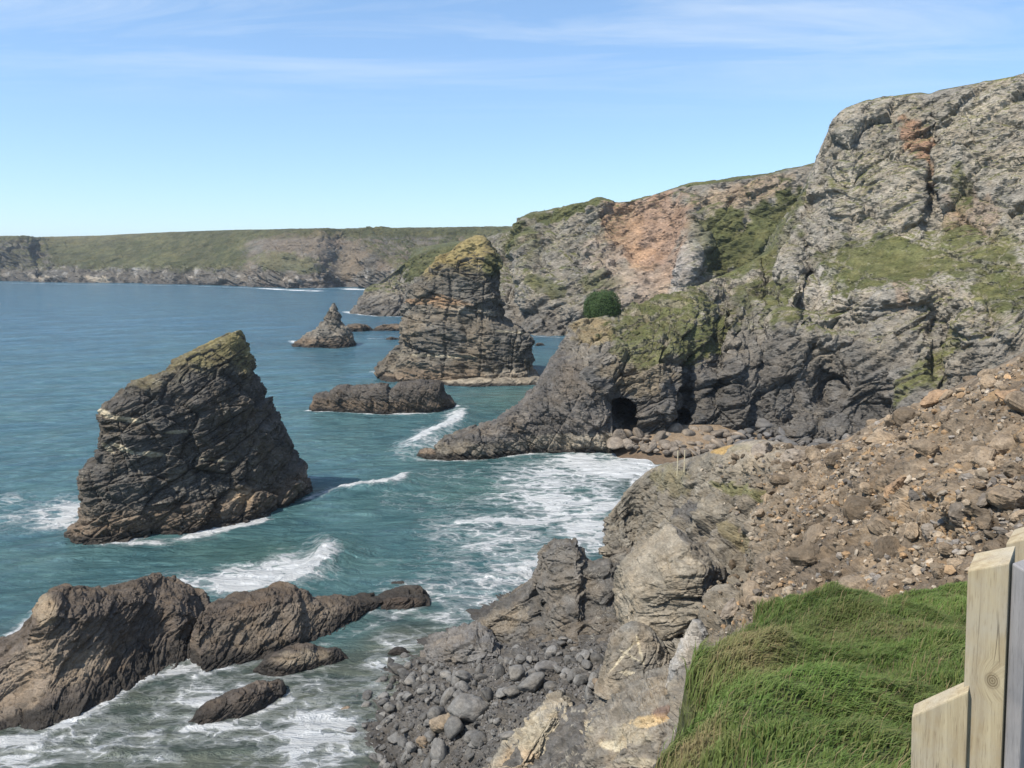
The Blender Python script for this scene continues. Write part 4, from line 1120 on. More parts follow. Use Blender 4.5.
def bb_col(w, _, fn):
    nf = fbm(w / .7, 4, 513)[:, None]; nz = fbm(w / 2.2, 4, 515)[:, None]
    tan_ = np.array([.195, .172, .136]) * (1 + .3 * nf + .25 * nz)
    shade_tone = np.array([.095, .092, .088]) * (1 + .35 * nf)
    k = (sst(.3, .8, fn[:, 0] + .3 * nz[:, 0]))[:, None] * .8  # faces turned right get darker: their shade is painted into the colour
    return tan_ * (1 - k) + shade_tone * k
o = cut_block('boulder', BBC, [(-.62, -.38, .69, 2.25), (-1, -.25, .0, 3.2), (-.35, -.92, .15, 2.1), (.80, -.58, .12, 2.35), (.55, -.15, .82, 2.75), (0, 0, -1, 3.2), (0, 1, .2, 2.6), (.35, -.75, -.55, 2.35), (.95, .1, .1, 3.1), (-.2, -.55, .8, 2.7)], 7, M_SLOPE, bb_disp, bb_col)
tag(o, 'huge tan cracked boulder, its right side darkened as shade, below the landslip above the ledge', 'boulder')
o = stack_rock('boulder', [(586, 700), (600, 680), (606, 664), (614, 648), (622, 638), (632, 632)], [(680, 700), (674, 680), (672, 664), (664, 648), (656, 638), (640, 631)],
    46, M_SHORE, D([(2.4, .3), (1.1, .18), (.5, .08)], B_E, 515, (2, .12)), sea_rock_col([.15, .14, .122], 517, (.1, .2), BROWN, None, .5,
    [(640, 650, 1.6, 17, -14, PALE, .85, .35), (624, 655, 1.4, 20, 40, PALE, .75, .4), (632, 657, 12, 1.4, 30, PALE * .9, .7, .4), (640, 676, 22, 3, 12, PALE, .7, .6), (636, 683, 8, 5, 0, PALE, .75, .6)]), 130, 300, thick=.7, e=.7, zlow=9.5, lean=.3)
tag(o, 'grey boulder crossed by white quartz veins below the huge cracked boulder', 'boulder')
o = stack_rock('boulder', [(664, 700), (667, 684), (671, 672), (678, 660), (686, 648), (692, 638), (698, 631)], [(696, 700), (702, 684), (708, 668), (712, 655), (712, 642), (708, 632), (702, 629)],
    42, M_SHORE, D([(1.6, .16), (.7, .10), (.35, .05)], bedding((.8, -.1, .5)), 519, (1.5, .06), (.35, .12)), sea_rock_col([.25, .245, .235], 521, (.1, .2), BROWN, None, .4, var=.3), 130, 220, thick=.7, e=.75, zlow=11.0, lean=.3)
tag(o, 'smooth pale grey leaning slab wedged beside the grass bank', 'boulder')
o = reef_rock('boulder', [(478, 800, 806, 2.6, .5, 1), (490, 772, 812, 3, 1.6, 2), (508, 752, 806, 3.6, 2, 2.4), (524, 734, 796, 4.2, 2.2, 2.6), (540, 717, 780, 4.8, 2.2, 2.6), (552, 705, 764, 5.3, 2, 2.4), (564, 702, 750, 5.8, 1.6, 2), (572, 714, 736, 6.2, .8, 1), (575, 724, 728, 6.3, .2, .4)],
    M_SHORE, DL(523), C_LED(525, (.19, .172, .14), [(540, 740, 30, 34, 30, np.array([.42, .36, .25]), .35, 1.3), (520, 760, 20, 12, 0, np.array([.33, .25, .17]), .6, .6)]), 150, 260, e=.7)
tag(o, 'big boulder streaked with cream quartz at the bottom edge beside the grey boulders', 'boulder')
o = reef_rock('rock_ledge', [(556, 806, 812, 5.4, .5, 1), (572, 760, 812, 6.0, 3, 3), (590, 728, 806, 6.9, 4, 4), (612, 708, 800, 7.8, 4.5, 5), (636, 700, 794, 8.6, 4.5, 5), (660, 700, 790, 9.4, 4, 5), (690, 706, 780, 10.6, 4, 5), (720, 730, 770, 11.5, 2, 3)],
    M_SHORE, D([(2.6, .50), (1.2, .32), (.55, .16), (.27, .06)], B_E, 527, (2, .15), (.6, .35), k=.9, squash=.4, long=2.0, jn=1.2), C_LED(529, (.15, .138, .118), [(650, 722, 18, 6, -8, np.array([.50, .37, .20]), .75, .7), (610, 745, 12, 5, 0, PALE, .7, .8), (630, 735, 26, 12, 0, PALE * .75, .4, .9), (580, 730, 16, 6, -20, PALE * .85, .55, .8), (668, 712, 14, 6, 0, np.array([.14, .09, .07]), .7, .5), (640, 762, 22, 5, 5, PALE * .8, .5, .9)]), 160, 300, e=.6)
tag(o, 'mottled quartz-flecked rock outcrop at the bottom edge against the grass bank', 'outcrop', 'structure')

# ------------------------------------------------------------------ loose stones: boulder beach, blocks under the cliff, landslip rubble
def icosphere(sub):
    bm = bmesh.new(); bmesh.ops.create_icosphere(bm, subdivisions=sub, radius=1)
    v = np.array([x.co[:] for x in bm.verts]); f = np.array([[x.index for x in q.verts] for q in bm.faces]); bm.free()
    return v, f
ICO = {k: icosphere(k) for k in (1, 2, 3, 4)}

def stone_shape(seed, sub, planes, rnd, dims=(1, .8, .6), rough=.03):
    """convex block cut by random planes, corners rounded by rnd, then roughened"""
    r = np.random.default_rng(seed)
    d, f = ICO[sub]
    nn = r.normal(size=(planes, 3)); nn /= np.linalg.norm(nn, axis=1)[:, None]
    if rnd >= 14: planes = planes + 7                     # sharp broken stone: flat faces all round
    nn = r.normal(size=(planes, 3)); nn /= np.linalg.norm(nn, axis=1)[:, None]
    off = r.uniform(.55, .85 if rnd >= 14 else 1.0, planes)
    c = d @ nn.T
    rad = np.where(c > .05, off / np.maximum(c, .05), 9)
    rad = np.minimum((rad ** -rnd + 1.0).sum(1) ** (-1 / rnd) if False else (np.sum(rad ** -rnd, axis=1) + 1.0) ** (-1 / rnd), 1.25)
    v = d * rad[:, None] * np.array(dims)
    if rough:
        v = v * (1 + rough * fbm(d * 2.3 + seed, 3, seed)[:, None] + rough * .5 * fbm(d * 7 + seed, 2, seed + 3)[:, None])
    return v, f

def stone_meshes(name, n, sub, planes, rnd, mat, seed, dims=None, rough=.04, smooth=True):
    out = []
    r = np.random.default_rng(seed)
    for i in range(n):
        dm = dims or (1, r.uniform(.65, .95), r.uniform(.45, .75))
        v, f = stone_shape(seed + i, sub, planes, rnd, dm, rough)
        me = bpy.data.meshes.new(name)
        me.from_pydata(v.tolist(), [], f.tolist())
        me.polygons.foreach_set('use_smooth', np.full(len(f), smooth))
        me.materials.append(mat); out.append(me)
    return out

def inside(px, py, poly):
    r = np.zeros(px.shape, bool); n = len(poly)
    for i in range(n):
        x1, y1 = poly[i]; x2, y2 = poly[(i + 1) % n]
        k = ((y1 > py) != (y2 > py)) & (px < (x2 - x1) * (py - y1) / (y2 - y1 + 1e-9) + x1)
        r ^= k
    return r

def scatter_points(V, poly, n, seed, gap, sizes):
    """n spots on a surface inside a traced patch; bigger stones first, no stone centred inside another"""
    r = np.random.default_rng(seed)
    q = V.reshape(-1, 3); px, py = proj(q)
    c = np.flatnonzero(inside(px, py, poly) & (q[:, 1] > 5))
    c = r.permutation(c)
    pts, ss = [], []
    sizes = np.sort(np.resize(sizes, n))[::-1]; k = 0
    P_ = np.zeros((n, 3)); S_ = np.zeros(n); m = 0
    for i in c:
        if m >= n: break
        s = sizes[m]
        if m and (np.linalg.norm(P_[:m] - q[i], axis=1) < gap * (S_[:m] + s)).any():
            k += 1
            if k > 4000: break
            continue
        P_[m] = q[i]; S_[m] = s; m += 1
    return P_[:m], S_[:m]

def place_stones(name, meshes, pts, sizes, seed, label, cat, group, sink=.15, flat=.5, first_scale=1.0):
    r = np.random.default_rng(seed)
    for i, (p, s) in enumerate(zip(pts, sizes)):
        o = bpy.data.objects.new(name, meshes[r.integers(len(meshes))])
        COL.objects.link(o)
        o.location = p + np.array([0, 0, s * (.30 - sink)])
        o.rotation_euler = (r.normal() * flat, r.normal() * flat, r.uniform(0, 6.28))
        o.scale = s * r.uniform(.85, 1.15, 3)
        tag(o, label, cat, None, group)

M_BOUL = rock_mat('boulder_rock', .35, (0, 0, 1), .35, .75, color=(.128, .124, .117), rand=.42)
M_BROWNB = rock_mat('brown_boulder_rock', .35, (0, 0, 1), .4, .85, color=(.20, .155, .11), rand=.25)
M_CLB = rock_mat('pale_block_rock', .5, (0, 0, 1), .45, .85, color=(.185, .158, .13), rand=.25)
M_CLD = rock_mat('dark_block_rock', .6, (0, 0, 1), .45, .85, color=(.125, .12, .115), rand=.3)
M_LOOSE = rock_mat('loose_stone', .2, (0, 0, 1), .5, .9, color=(.19, .15, .108), rand=.5)
M_OCHRE = rock_mat('ochre_stone', .25, (0, 0, 1), .5, .9, color=(.24, .165, .105), rand=.2)

BEACH = [(352, 712), (358, 690), (385, 668), (405, 655), (430, 662), (470, 652), (500, 650), (540, 640), (600, 640), (622, 655), (660, 680), (650, 700), (585, 705), (560, 705), (535, 730), (505, 752), (480, 790), (355, 790), (375, 745)]
ms = stone_meshes('boulder', 16, 3, 8, 20, M_BOUL, 600, rough=.05)
sz = np.concatenate([rng.uniform(.85, 1.15, 10), rng.uniform(.55, .85, 60), rng.uniform(.3, .55, 220)])
bp, bs = scatter_points(F_S['v'], BEACH, 290, 3, .45, sz)
place_stones('boulder', ms, bp, bs, 5, 'rounded dark grey boulder lying among the others on the boulder beach', 'boulder', 'grey boulders piled on the beach', sink=-.12)
def on_surface(V, px, py):
    q = V.reshape(-1, 3); a, b = proj(q)
    return q[np.argmin((a - px) ** 2 + (b - py) ** 2 + (q[:, 1] < 3) * 1e9)]
def one_stone(V, px, py, s, mat, label, seed, rot=(0, 0, 0), dims=(1, .8, .65), planes=9, rnd=9, sub=4, cat='boulder', name='boulder', up=.3):
    v, f = stone_shape(seed, sub, planes, rnd, dims, .05)
    # finer joints and chips on the single blocks
    w = v * s
    n = v / np.linalg.norm(v, axis=1)[:, None]
    w = w + n * (.07 * s * rock_disp(w + seed, [(s * .8, 1), (s * .35, .6)], bedding((.2, .1, .9)), seed))[:, None]
    o = mesh_obj(name, w, f, mat, smooth=rnd < 20)
    o.location = on_surface(V, px, py) + np.array([0, 0, s * up])
    o.rotation_euler = rot
    tag(o, label, cat)
    return o
M_TANB = rock_mat('tan_boulder_rock', .3, (0, 0, 1), .5, .9, color=(.23, .185, .135))
one_stone(F_S['v'], 444, 727, 1.05, M_TANB, 'tan angular boulder standing out among the grey boulders of the beach', 611, (.2, .1, .3))
one_stone(F_S['v'], 424, 745, .7, M_BROWNB, 'pinkish brown stone just below the tan angular boulder', 613, (.1, .3, 1))
one_stone(F_S['v'], 468, 716, 1.6, M_BOUL, 'largest grey block of the boulder beach, flat faced, right of the tan boulder', 617, (.2, -.2, .5), (1, .8, .8), 7, 12)
one_stone(F_S['v'], 478, 744, 1.0, M_BOUL, 'egg-shaped grey boulder between the tan boulder and the quartz-streaked one', 619, (.1, .1, .9), (1, .85, .7), 14, 4)
one_stone(F_S['v'], 548, 672, .95, M_CLD, 'square-cut dark block near the vein boulder at the top of the boulder beach', 621, (.1, .2, .3), (1, .8, .7), 6, 16)
one_stone(F_S['v'], 600, 690, .9, M_BROWNB, 'brown angular stone tucked under the white-veined boulder', 623, (.1, .2, 1.3), (1, .7, .55), 7, 14)
for (x, y, s, sd_, lab) in ((352, 736, .55, 631, 'wet stone in the wash furthest from the boulder beach'), (366, 700, .8, 633, 'flat wet stone where the foam meets the boulders'), (345, 713, .45, 635, 'brown wet stone alone in the shallow foam')):
    o = one_stone(F_S['v'], x, y, s, M_BROWNB if sd_ == 635 else M_CLD, lab, sd_, (.1, .1, sd_), (1, .8, .4), 12, 5, up=.25)
    o.location.z = max(o.location.z, .05)

# a single object for the countless pebbles between them
def rubble(name, V, poly, n, smin, smax, seed, mat, label, cat, dens=None, sub=1, planes=8, rnd=10, spread=.5, N=None):
    r = np.random.default_rng(seed)
    q = V.reshape(-1, 3); px, py = proj(q)
    c = np.flatnonzero(inside(px, py, poly) & (q[:, 1] > 5))
    c = r.choice(c, n)
    if dens is not None:
        c = c[r.uniform(size=n) < dens(px[c], py[c], q[c])]
    n = len(c)
    s = smin * (smax / smin) ** (r.uniform(size=n) ** 2.2)
    shapes = [stone_shape(seed * 10 + k, sub, planes, rnd, (1, r.uniform(.6, .9), r.uniform(.35, .7)), 0) for k in range(14)]
    Vs, Fs, Cs = [], [], []; base = 0
    fcnt = len(shapes[0][1]); vc = len(shapes[0][0])
    a, b, g = r.normal(size=n) * spread, r.normal(size=n) * spread, r.uniform(0, 6.28, n)
    tone = r.uniform(.6, 1.45, n); tint = r.uniform(size=n)
    pos = q[c] + r.normal(size=(n, 3)) * .05
    for i in range(n):
        R_ = np.array(Euler((a[i], b[i], g[i])).to_matrix())
        Vs.append((shapes[i % 14][0] * s[i]) @ R_.T + pos[i] + [0, 0, s[i] * .2]); Fs.append(shapes[i % 14][1] + base); base += vc
        Cs.append(np.tile(tone[i] * (np.array([.215, .175, .13]) if tint[i] < .5 else np.array([.27, .185, .11]) if tint[i] < .66 else np.array([.16, .145, .13]) if tint[i] < .88 else np.array([.27, .235, .19])), (vc, 1)))
    o = mesh_obj(name, np.concatenate(Vs), np.concatenate(Fs), mat, {'col': ('FLOAT_COLOR', np.concatenate(Cs))}, smooth=False)
    tag(o, label, cat, 'stuff')
    return o
M_PEB = rock_mat('pebble', .12, (0, 0, 1), .2, .8)
M_RUB = rock_mat('rubble_stone', .15, (0, 0, 1), .3, .9)
def grey_pebbles():
    r = np.random.default_rng(71)
    o = rubble('pebbles', F_S['v'], BEACH, 5200, .08, .22, 72, M_PEB, 'small grey pebbles filling the gaps between the boulders', 'pebbles', sub=2, planes=12, rnd=5)
    a = o.data.attributes['col']; n = len(a.data); c = np.empty(n * 4, np.float32); a.data.foreach_get('color', c); c = c.reshape(-1, 4)
    g = c[:, :3].mean(1, keepdims=True) * .48; c[:, :3] = g * np.array([1.03, 1, .97]); a.data.foreach_set('color', c.ravel())
grey_pebbles()

# blocks at the foot of the main cliff
FOOT = [(612, 444), (618, 436), (640, 433), (700, 431), (735, 432), (742, 440), (735, 450), (690, 456), (650, 452)]
def foot_surface():
    xs, ys = np.meshgrid(np.linspace(600, 880, 140), np.linspace(405, 460, 60))
    z = np.interp(ys, [405, 425, 440, 460], [6.0, 3.8, 2.2, .9]) * np.where(xs > 745, .85, 1)
    return np.array([[W(a, b, c) for a, b, c in zip(r1, r2, r3)] for r1, r2, r3 in zip(xs, ys, z)])
FS = foot_surface()
ms = stone_meshes('fallen_block', 8, 3, 7, 12, M_CLB, 700)
q, s_ = scatter_points(FS, FOOT, 95, 11, .6, np.concatenate([rng.uniform(1.3, 1.9, 14), rng.uniform(.7, 1.3, 45), rng.uniform(.4, .7, 40)]))
place_stones('fallen_block', ms, q, s_, 12, 'pale brown fallen block in the heap below the sea caves', 'boulder', 'pale fallen blocks below the caves')
ms = stone_meshes('fallen_block', 8, 3, 7, 14, M_CLD, 720)
q, s_ = scatter_points(FS, [(725, 440), (750, 428), (775, 420), (800, 407), (826, 405), (856, 418), (860, 440), (820, 455), (740, 452)], 110, 13, .6, np.concatenate([rng.uniform(2.0, 3.0, 8), rng.uniform(1, 1.9, 40), rng.uniform(.5, 1.0, 64)]))
place_stones('fallen_block', ms, q, s_, 14, 'dark grey fallen block heaped at the cliff foot right of the caves', 'boulder', 'dark fallen blocks at the cliff foot')
one_stone(FS, 618, 440, 2.0, M_CLB, 'large square pale block just right of the cave buttress foot', 731, (.05, .1, .2), (1, .9, 1.0), 6, 14)

# landslip stones
SLIP = [(700, 470), (760, 445), (822, 448), (882, 421), (954, 390), (1028, 356), (1100, 320), (1110, 590), (870, 605), (760, 612), (720, 640), (690, 640), (715, 575), (735, 520)]
def slip_dens(px, py, q):
    return np.clip(.10 + .55 * sst(690, 900, px) + 1.5 * fbm((q @ B_E) * np.array([.18, .45, .6]), 3, 801), .03, 1)   # runs of rubble between bare earth
rubble('rubble', E_['v'], SLIP, 15000, .06, .34, 81, M_RUB, 'countless small brown broken stones covering the landslip slope', 'rubble', slip_dens)
ms1 = stone_meshes('loose_stone', 12, 3, 6, 40, M_LOOSE, 740, smooth=False)
q, s_ = scatter_points(E_['v'], SLIP, 240, 15, .7, np.concatenate([rng.uniform(.6, 1.15, 34), rng.uniform(.32, .6, 90), rng.uniform(.2, .32, 120)]))
place_stones('loose_stone', ms1, q, s_, 16, 'angular brown stone lying loose on the landslip slope', 'stone', 'loose brown stones on the landslip', sink=.08, flat=.6)
for (x, y, s, m_, dims, rot, lab) in (
    (896, 492, .78, M_OCHRE, (.65, .5, 1.1), (.3, .25, .5), 'upright tan slab alone on the brown earth in the middle of the landslip'),
    (925, 455, .8, M_OCHRE, (.6, .5, 1.1), (.3, .3, .2), 'rusty orange slab above the upright tan slab'),
    (984, 462, 1.0, M_LOOSE, (1.1, .8, .6), (.2, -.2, .4), 'broad brown block high on the right of the landslip with a dark underside'),
    (1006, 500, .85, M_LOOSE, (1, .8, .65), (.1, .3, .8), 'large brown-grey block at the right edge below the broad brown block'),
    (985, 502, .45, M_CLB, (1.2, .6, .5), (.2, -.5, .5), 'narrow grey leaning stone left of the right-edge block'),
    (946, 558, .42, M_OCHRE, (1, .7, .95), (.2, .2, .3), 'orange pointed stone just above the far edge of the grass'),
    (962, 520, .7, M_CLB, (.9, .7, .9), (.1, .1, .6), 'square grey jointed block in the cluster above the orange stone'),
    (930, 535, .55, M_CLB, (1, .7, .8), (.1, .1, 1.6), 'grey block at the left of the jointed cluster above the orange stone'),
    (1010, 402, .8, M_OCHRE, (1, .8, .7), (.2, .2, .3), 'rust-brown block near the skyline at the upper right of the landslip'),
    (936, 402, .9, M_OCHRE, (1.2, .8, .6), (.1, -.3, .2), 'rust-coloured rock on the crest of the landslip against the grey cliff'),
    (795, 462, 1.2, M_CLB, (1.2, .8, .8), (.1, .2, .3), 'pale weathered rock on the crest of the point near the sand patch'),
    (762, 455, 1.2, M_CLB, (1.3, .8, .7), (.1, .1, 1.3), 'cream rock outcrop on the crest right of the two marker posts'),
    (715, 592, .55, M_LOOSE, (1.2, .8, .6), (.2, .2, .6), 'tan stone just right of the huge cracked boulder'),
    (730, 610, .6, M_CLB, (1.5, .7, .5), (.1, -.5, .7), 'long grey slab lying below the tan stone beside the grass')):
    one_stone(E_['v'], x, y, s, m_, lab, int(x * 7 + y), rot, dims, 8, 45, cat='stone', name='loose_stone', up=.2)

# ------------------------------------------------------------------ grass bank in front
EDGE = np.array([(-14, -7), (-6, -2.5), (-.9, 2.2), (.75, 5.0), (1.45, 7.1), (1.85, 8.1), (2.25, 9.3), (2.6, 10.5), (3.05, 11.8), (3.95, 13.7), (5.3, 16.1), (6.3, 17.5), (7.3, 18.5), (8.6, 19.1), (11, 19.0), (13.5, 19.4), (20, 21.5), (34, 22.5)])
def bank_s(x, y):
    """signed distance to the edge of the bank, positive on the grass"""
    best = np.full(x.shape, 1e9); sg = np.ones(x.shape)
    for i in range(len(EDGE) - 1):
        a, b = EDGE[i], EDGE[i + 1]; ab = b - a
        t = np.clip(((x - a[0]) * ab[0] + (y - a[1]) * ab[1]) / (ab @ ab), 0, 1)
        dx, dy = x - a[0] - t * ab[0], y - a[1] - t * ab[1]
        d = np.hypot(dx, dy); k = d < best - 1e-9
        best = np.where(k, d, best); sg = np.where(k, np.sign(-(ab[0] * dy - ab[1] * dx)), sg)
    return best * sg + .55 * fbm(np.stack([x, y, 0 * x], -1) / .8, 3, 845)
def bank_z(x, y):
    z = np.interp(y, [-8, 0, 1.5, 4, 7.5, 10.2, 13, 16, 20, 24], [35.2, 34.35, 34.1, 32.75, 31.1, 30.2, 29.45, 28.75, 27.9, 27.3])
    s = bank_s(x, y)
    z = z - .30 * sst(12, 17, y) + .50 * np.exp(-(((x - 5.9) / 1.7) ** 2 + ((y - 14.8) / 1.5) ** 2)) + .20 * np.exp(-(((x - 6.6) / 1.6) ** 2 + ((y - 17.3) / 1.3) ** 2)) \
        + .35 * np.exp(-(((x - 3.2) / 1.0) ** 2 + ((y - 11.6) / 1.6) ** 2)) - .55 * np.exp(-(((x - 8.3) / 1.0) ** 2 + ((y - 16.4) / 2.4) ** 2)) \
        - .30 * np.exp(-(((x - 5.6) / 1.0) ** 2 + ((y - 12.6) / 1.2) ** 2)) + .25 * np.exp(-(((x - 2.6) / 1.1) ** 2 + ((y - 8.8) / .8) ** 2)) + .02 * x
    p = np.stack([x, y, 0 * x], -1)
    z = z + .30 * fbm(p / 1.3, 3, 851) + .12 * fbm(p / .45, 2, 853)
    z = z - .75 * np.clip(1 - s / 1.7, 0, 1) ** 2 * (s > 0)
    z = np.where(s < 0, z - .75 - 4.5 * np.abs(s) ** 1.05, z)
    return z, s
M_TURF = rock_mat('turf_soil', .12, (0, 0, 1), .5, 1.0)
def dryness(x, y):
    g = lambda cx, cy, rx, ry: np.exp(-(((x - cx) / rx) ** 2 + ((y - cy) / ry) ** 2))
    p = np.stack([x, y, 0 * x], -1)
    b = .8 * g(3.9, 12.0, .5, .9) + .7 * g(3.3, 11.0, .35, .6) + .6 * g(4.3, 13.2, .5, .5) + .6 * g(3.7, 13.8, .4, .7) + .7 * g(1.9, 8.0, .35, .5) + .25 * g(7.2, 13.0, 2.0, .8)
    return np.clip(b * (1 + .8 * fbm(p / .5, 3, 861)) + .18 * fbm(p / .9, 3, 863), 0, 1)
def grass_bank():
    xs = np.linspace(-9, 26, 380); ys = np.linspace(-7, 25, 340)
    X, Y = np.meshgrid(xs, ys)
    Z, S = bank_z(X, Y)
    Z = np.maximum(Z, np.where(X < 14, 8, 18))
    v = np.stack([X, Y, Z], -1)
    n = grid_normals(v)
    d = dryness(X, Y)[..., None]
    col = np.array([.05, .062, .022]) * (1 - d) + np.array([.17, .125, .075]) * d
    earth = sst(-.5, -1.6, S)[..., None]
    col = col * (1 - earth) + np.array([.15, .12, .085]) * (1 + .4 * fbm(v / .6, 3, 871)[..., None]) * earth
    o = mesh_obj('grass_bank', v, grid_faces(340, 380), M_TURF, {'col': ('FLOAT_COLOR', np.clip(col, .01, 1))})
    tag(o, 'steep green grass bank in front of the fence', 'grass bank', 'structure')
grass_bank()

def grass_mat():
    m, n, l, b = new_mat('grass_blade')
    at = n.new('ShaderNodeAttribute'); at.attribute_name = 'col'
    l.new(at.outputs['Color'], b.inputs['Base Color'])
    b.inputs['Roughness'].default_value = .6; b.inputs['Specular IOR Level'].default_value = .2
    tr = n.new('ShaderNodeBsdfTranslucent'); l.new(at.outputs['Color'], tr.inputs['Color'])
    mxs = n.new('ShaderNodeMixShader'); mxs.inputs[0].default_value = .3
    l.new(b.outputs[0], mxs.inputs[1]); l.new(tr.outputs[0], mxs.inputs[2])
    l.new(mxs.outputs[0], n['Material Output'].inputs['Surface'])
    return m
M_BLADE = grass_mat()
def grass():
    r = np.random.default_rng(88)
    n = 420000
    x = r.uniform(-1.5, 17, n); y = 3.2 + (22.5 - 3.2) * r.uniform(size=n) ** .8
    s = bank_s(x, y)
    f = x / np.maximum(y, .1)
    k = (s > -.35 + .5 * fbm(np.stack([x, y, 0 * x], -1) / .6, 3, 887)) & (f > -.02) & (f < .80) & (r.uniform(size=n) < np.clip(1.1 + s * 1.2, .1, 1))
    x, y = x[k], y[k]
    z, s = bank_z(x, y)
    n = len(x); p = np.stack([x, y, 0 * x], -1)
    tuft = fbm(p / .55, 3, 881); big = fbm(p / 1.8, 3, 883)
    dry = dryness(x, y)
    L = (.14 + .08 * r.uniform(size=n) + .20 * np.clip(tuft, -.6, 1))
    w = r.uniform(.005, .010, n)
    stalk = r.uniform(size=n) < .012                      # bleached flower stalks stand above the sward
    L = L * (1 + .9 * (s < .15)); L = np.where(stalk, L * r.uniform(1.5, 2.3, n), L); w = np.where(stalk, .004, w)
    wind = .5 + 1.3 * fbm(p / 1.1, 2, 885) + r.normal(size=n) * .55          # combed by the sea wind
    dx, dy = np.cos(wind), np.sin(wind) * .8 - .25
    lean = np.where(stalk, .35, np.clip(.75 + .3 * r.normal(size=n), .1, 1.5))
    ux, uy = -dy, dx; q = np.hypot(ux, uy); ux, uy = ux / q, uy / q
    a = r.normal(size=n) * .6; ux, uy = ux * np.cos(a) - uy * np.sin(a), ux * np.sin(a) + uy * np.cos(a)
    base = np.stack([x, y, z - .015], -1); side = np.stack([ux, uy, 0 * ux], -1) * w[:, None]
    mid = base + np.stack([dx * lean * L * .28, dy * lean * L * .28, L * .55], -1)
    tip = base + np.stack([dx * lean * L * .85, dy * lean * L * .85, L * np.clip(.95 - .38 * lean, .25, 1)], -1)
    V = np.stack([base - side, base + side, mid + side * .8, mid - side * .8, tip], 1).reshape(-1, 3)
    i = np.arange(n)[:, None] * 5
    F = np.concatenate([i + [0, 1, 2], i + [0, 2, 3], i + [3, 2, 4]], 1).reshape(-1, 3)
    g = np.array([.092, .150, .036]) * (1 + .55 * big[:, None] + .30 * r.normal(size=(n, 1)) * .6)
    yel = np.clip(.22 + .5 * tuft + .3 * r.normal(size=n), 0, 1)[:, None] * .5
    g = g * (1 - yel) + np.array([.19, .205, .065]) * yel
    dk = np.clip(dry + .3 * (r.uniform(size=n) < .14) + stalk * .9, 0, 1)[:, None]
    g = g * (1 - dk) + np.array([.27, .20, .115]) * (.7 + .6 * r.uniform(size=(n, 1))) * dk
    C = np.repeat(np.clip(g, .008, .6), 5, axis=0)
    o = mesh_obj('grass', V, F, M_BLADE, {'col': ('FLOAT_COLOR', C)}, smooth=False)
    tag(o, 'long green wind-combed grass with dry straw patches on the bank', 'grass', 'stuff')
grass()

# ------------------------------------------------------------------ round bush on the buttress
def bush():
    r = np.random.default_rng(91)
    c = P(602, 312, 176)
    root = bpy.data.objects.new('bush', None); COL.objects.link(root); root.location = c - np.array([0, 0, 2.4])
    tag(root, 'dark green dome-shaped bush on the spur below the red scar', 'bush')
    n = 15000
    d = r.normal(size=(n, 3)); d[:, 2] = np.abs(d[:, 2]) - .25; d /= np.linalg.norm(d, axis=1)[:, None]
    rad = (.86 + .2 * r.uniform(size=n)) * (1 + .22 * fbm(d * 1.6, 4, 92))
    pts = d * rad[:, None] * np.array([4.1, 3.4, 4.9])
    t = r.normal(size=(n, 3)); t -= (t * d).sum(1, keepdims=True) * d * .6; t /= np.linalg.norm(t, axis=1)[:, None]
    u = np.cross(t, d + .3 * r.normal(size=(n, 3))); u /= np.linalg.norm(u, axis=1)[:, None]
    s = r.uniform(.07, .17, n)[:, None]
    V = np.stack([pts - t * s, pts + u * s * .6, pts + t * s, pts - u * s * .6], 1).reshape(-1, 3)
    core, f = ICO[3]
    F = np.arange(n * 4).reshape(-1, 4)
    col = np.repeat(np.array([.060, .100, .034]) * r.uniform(.6, 1.5, (n, 1)), 4, axis=0)
    o = mesh_obj('foliage', V, F, M_BLADE, {'col': ('FLOAT_COLOR', col)}, root, False)
    o.location = (0, 0, 2.4)
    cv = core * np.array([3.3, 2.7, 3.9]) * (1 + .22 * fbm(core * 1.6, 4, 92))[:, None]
    o = mesh_obj('shade_core', cv, f, M_TURF, {'col': ('FLOAT_COLOR', np.tile([.02, .03, .012], (len(cv), 1)))}, root)  # solid near-black core painted as the shade inside the foliage
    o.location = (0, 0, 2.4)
bush()

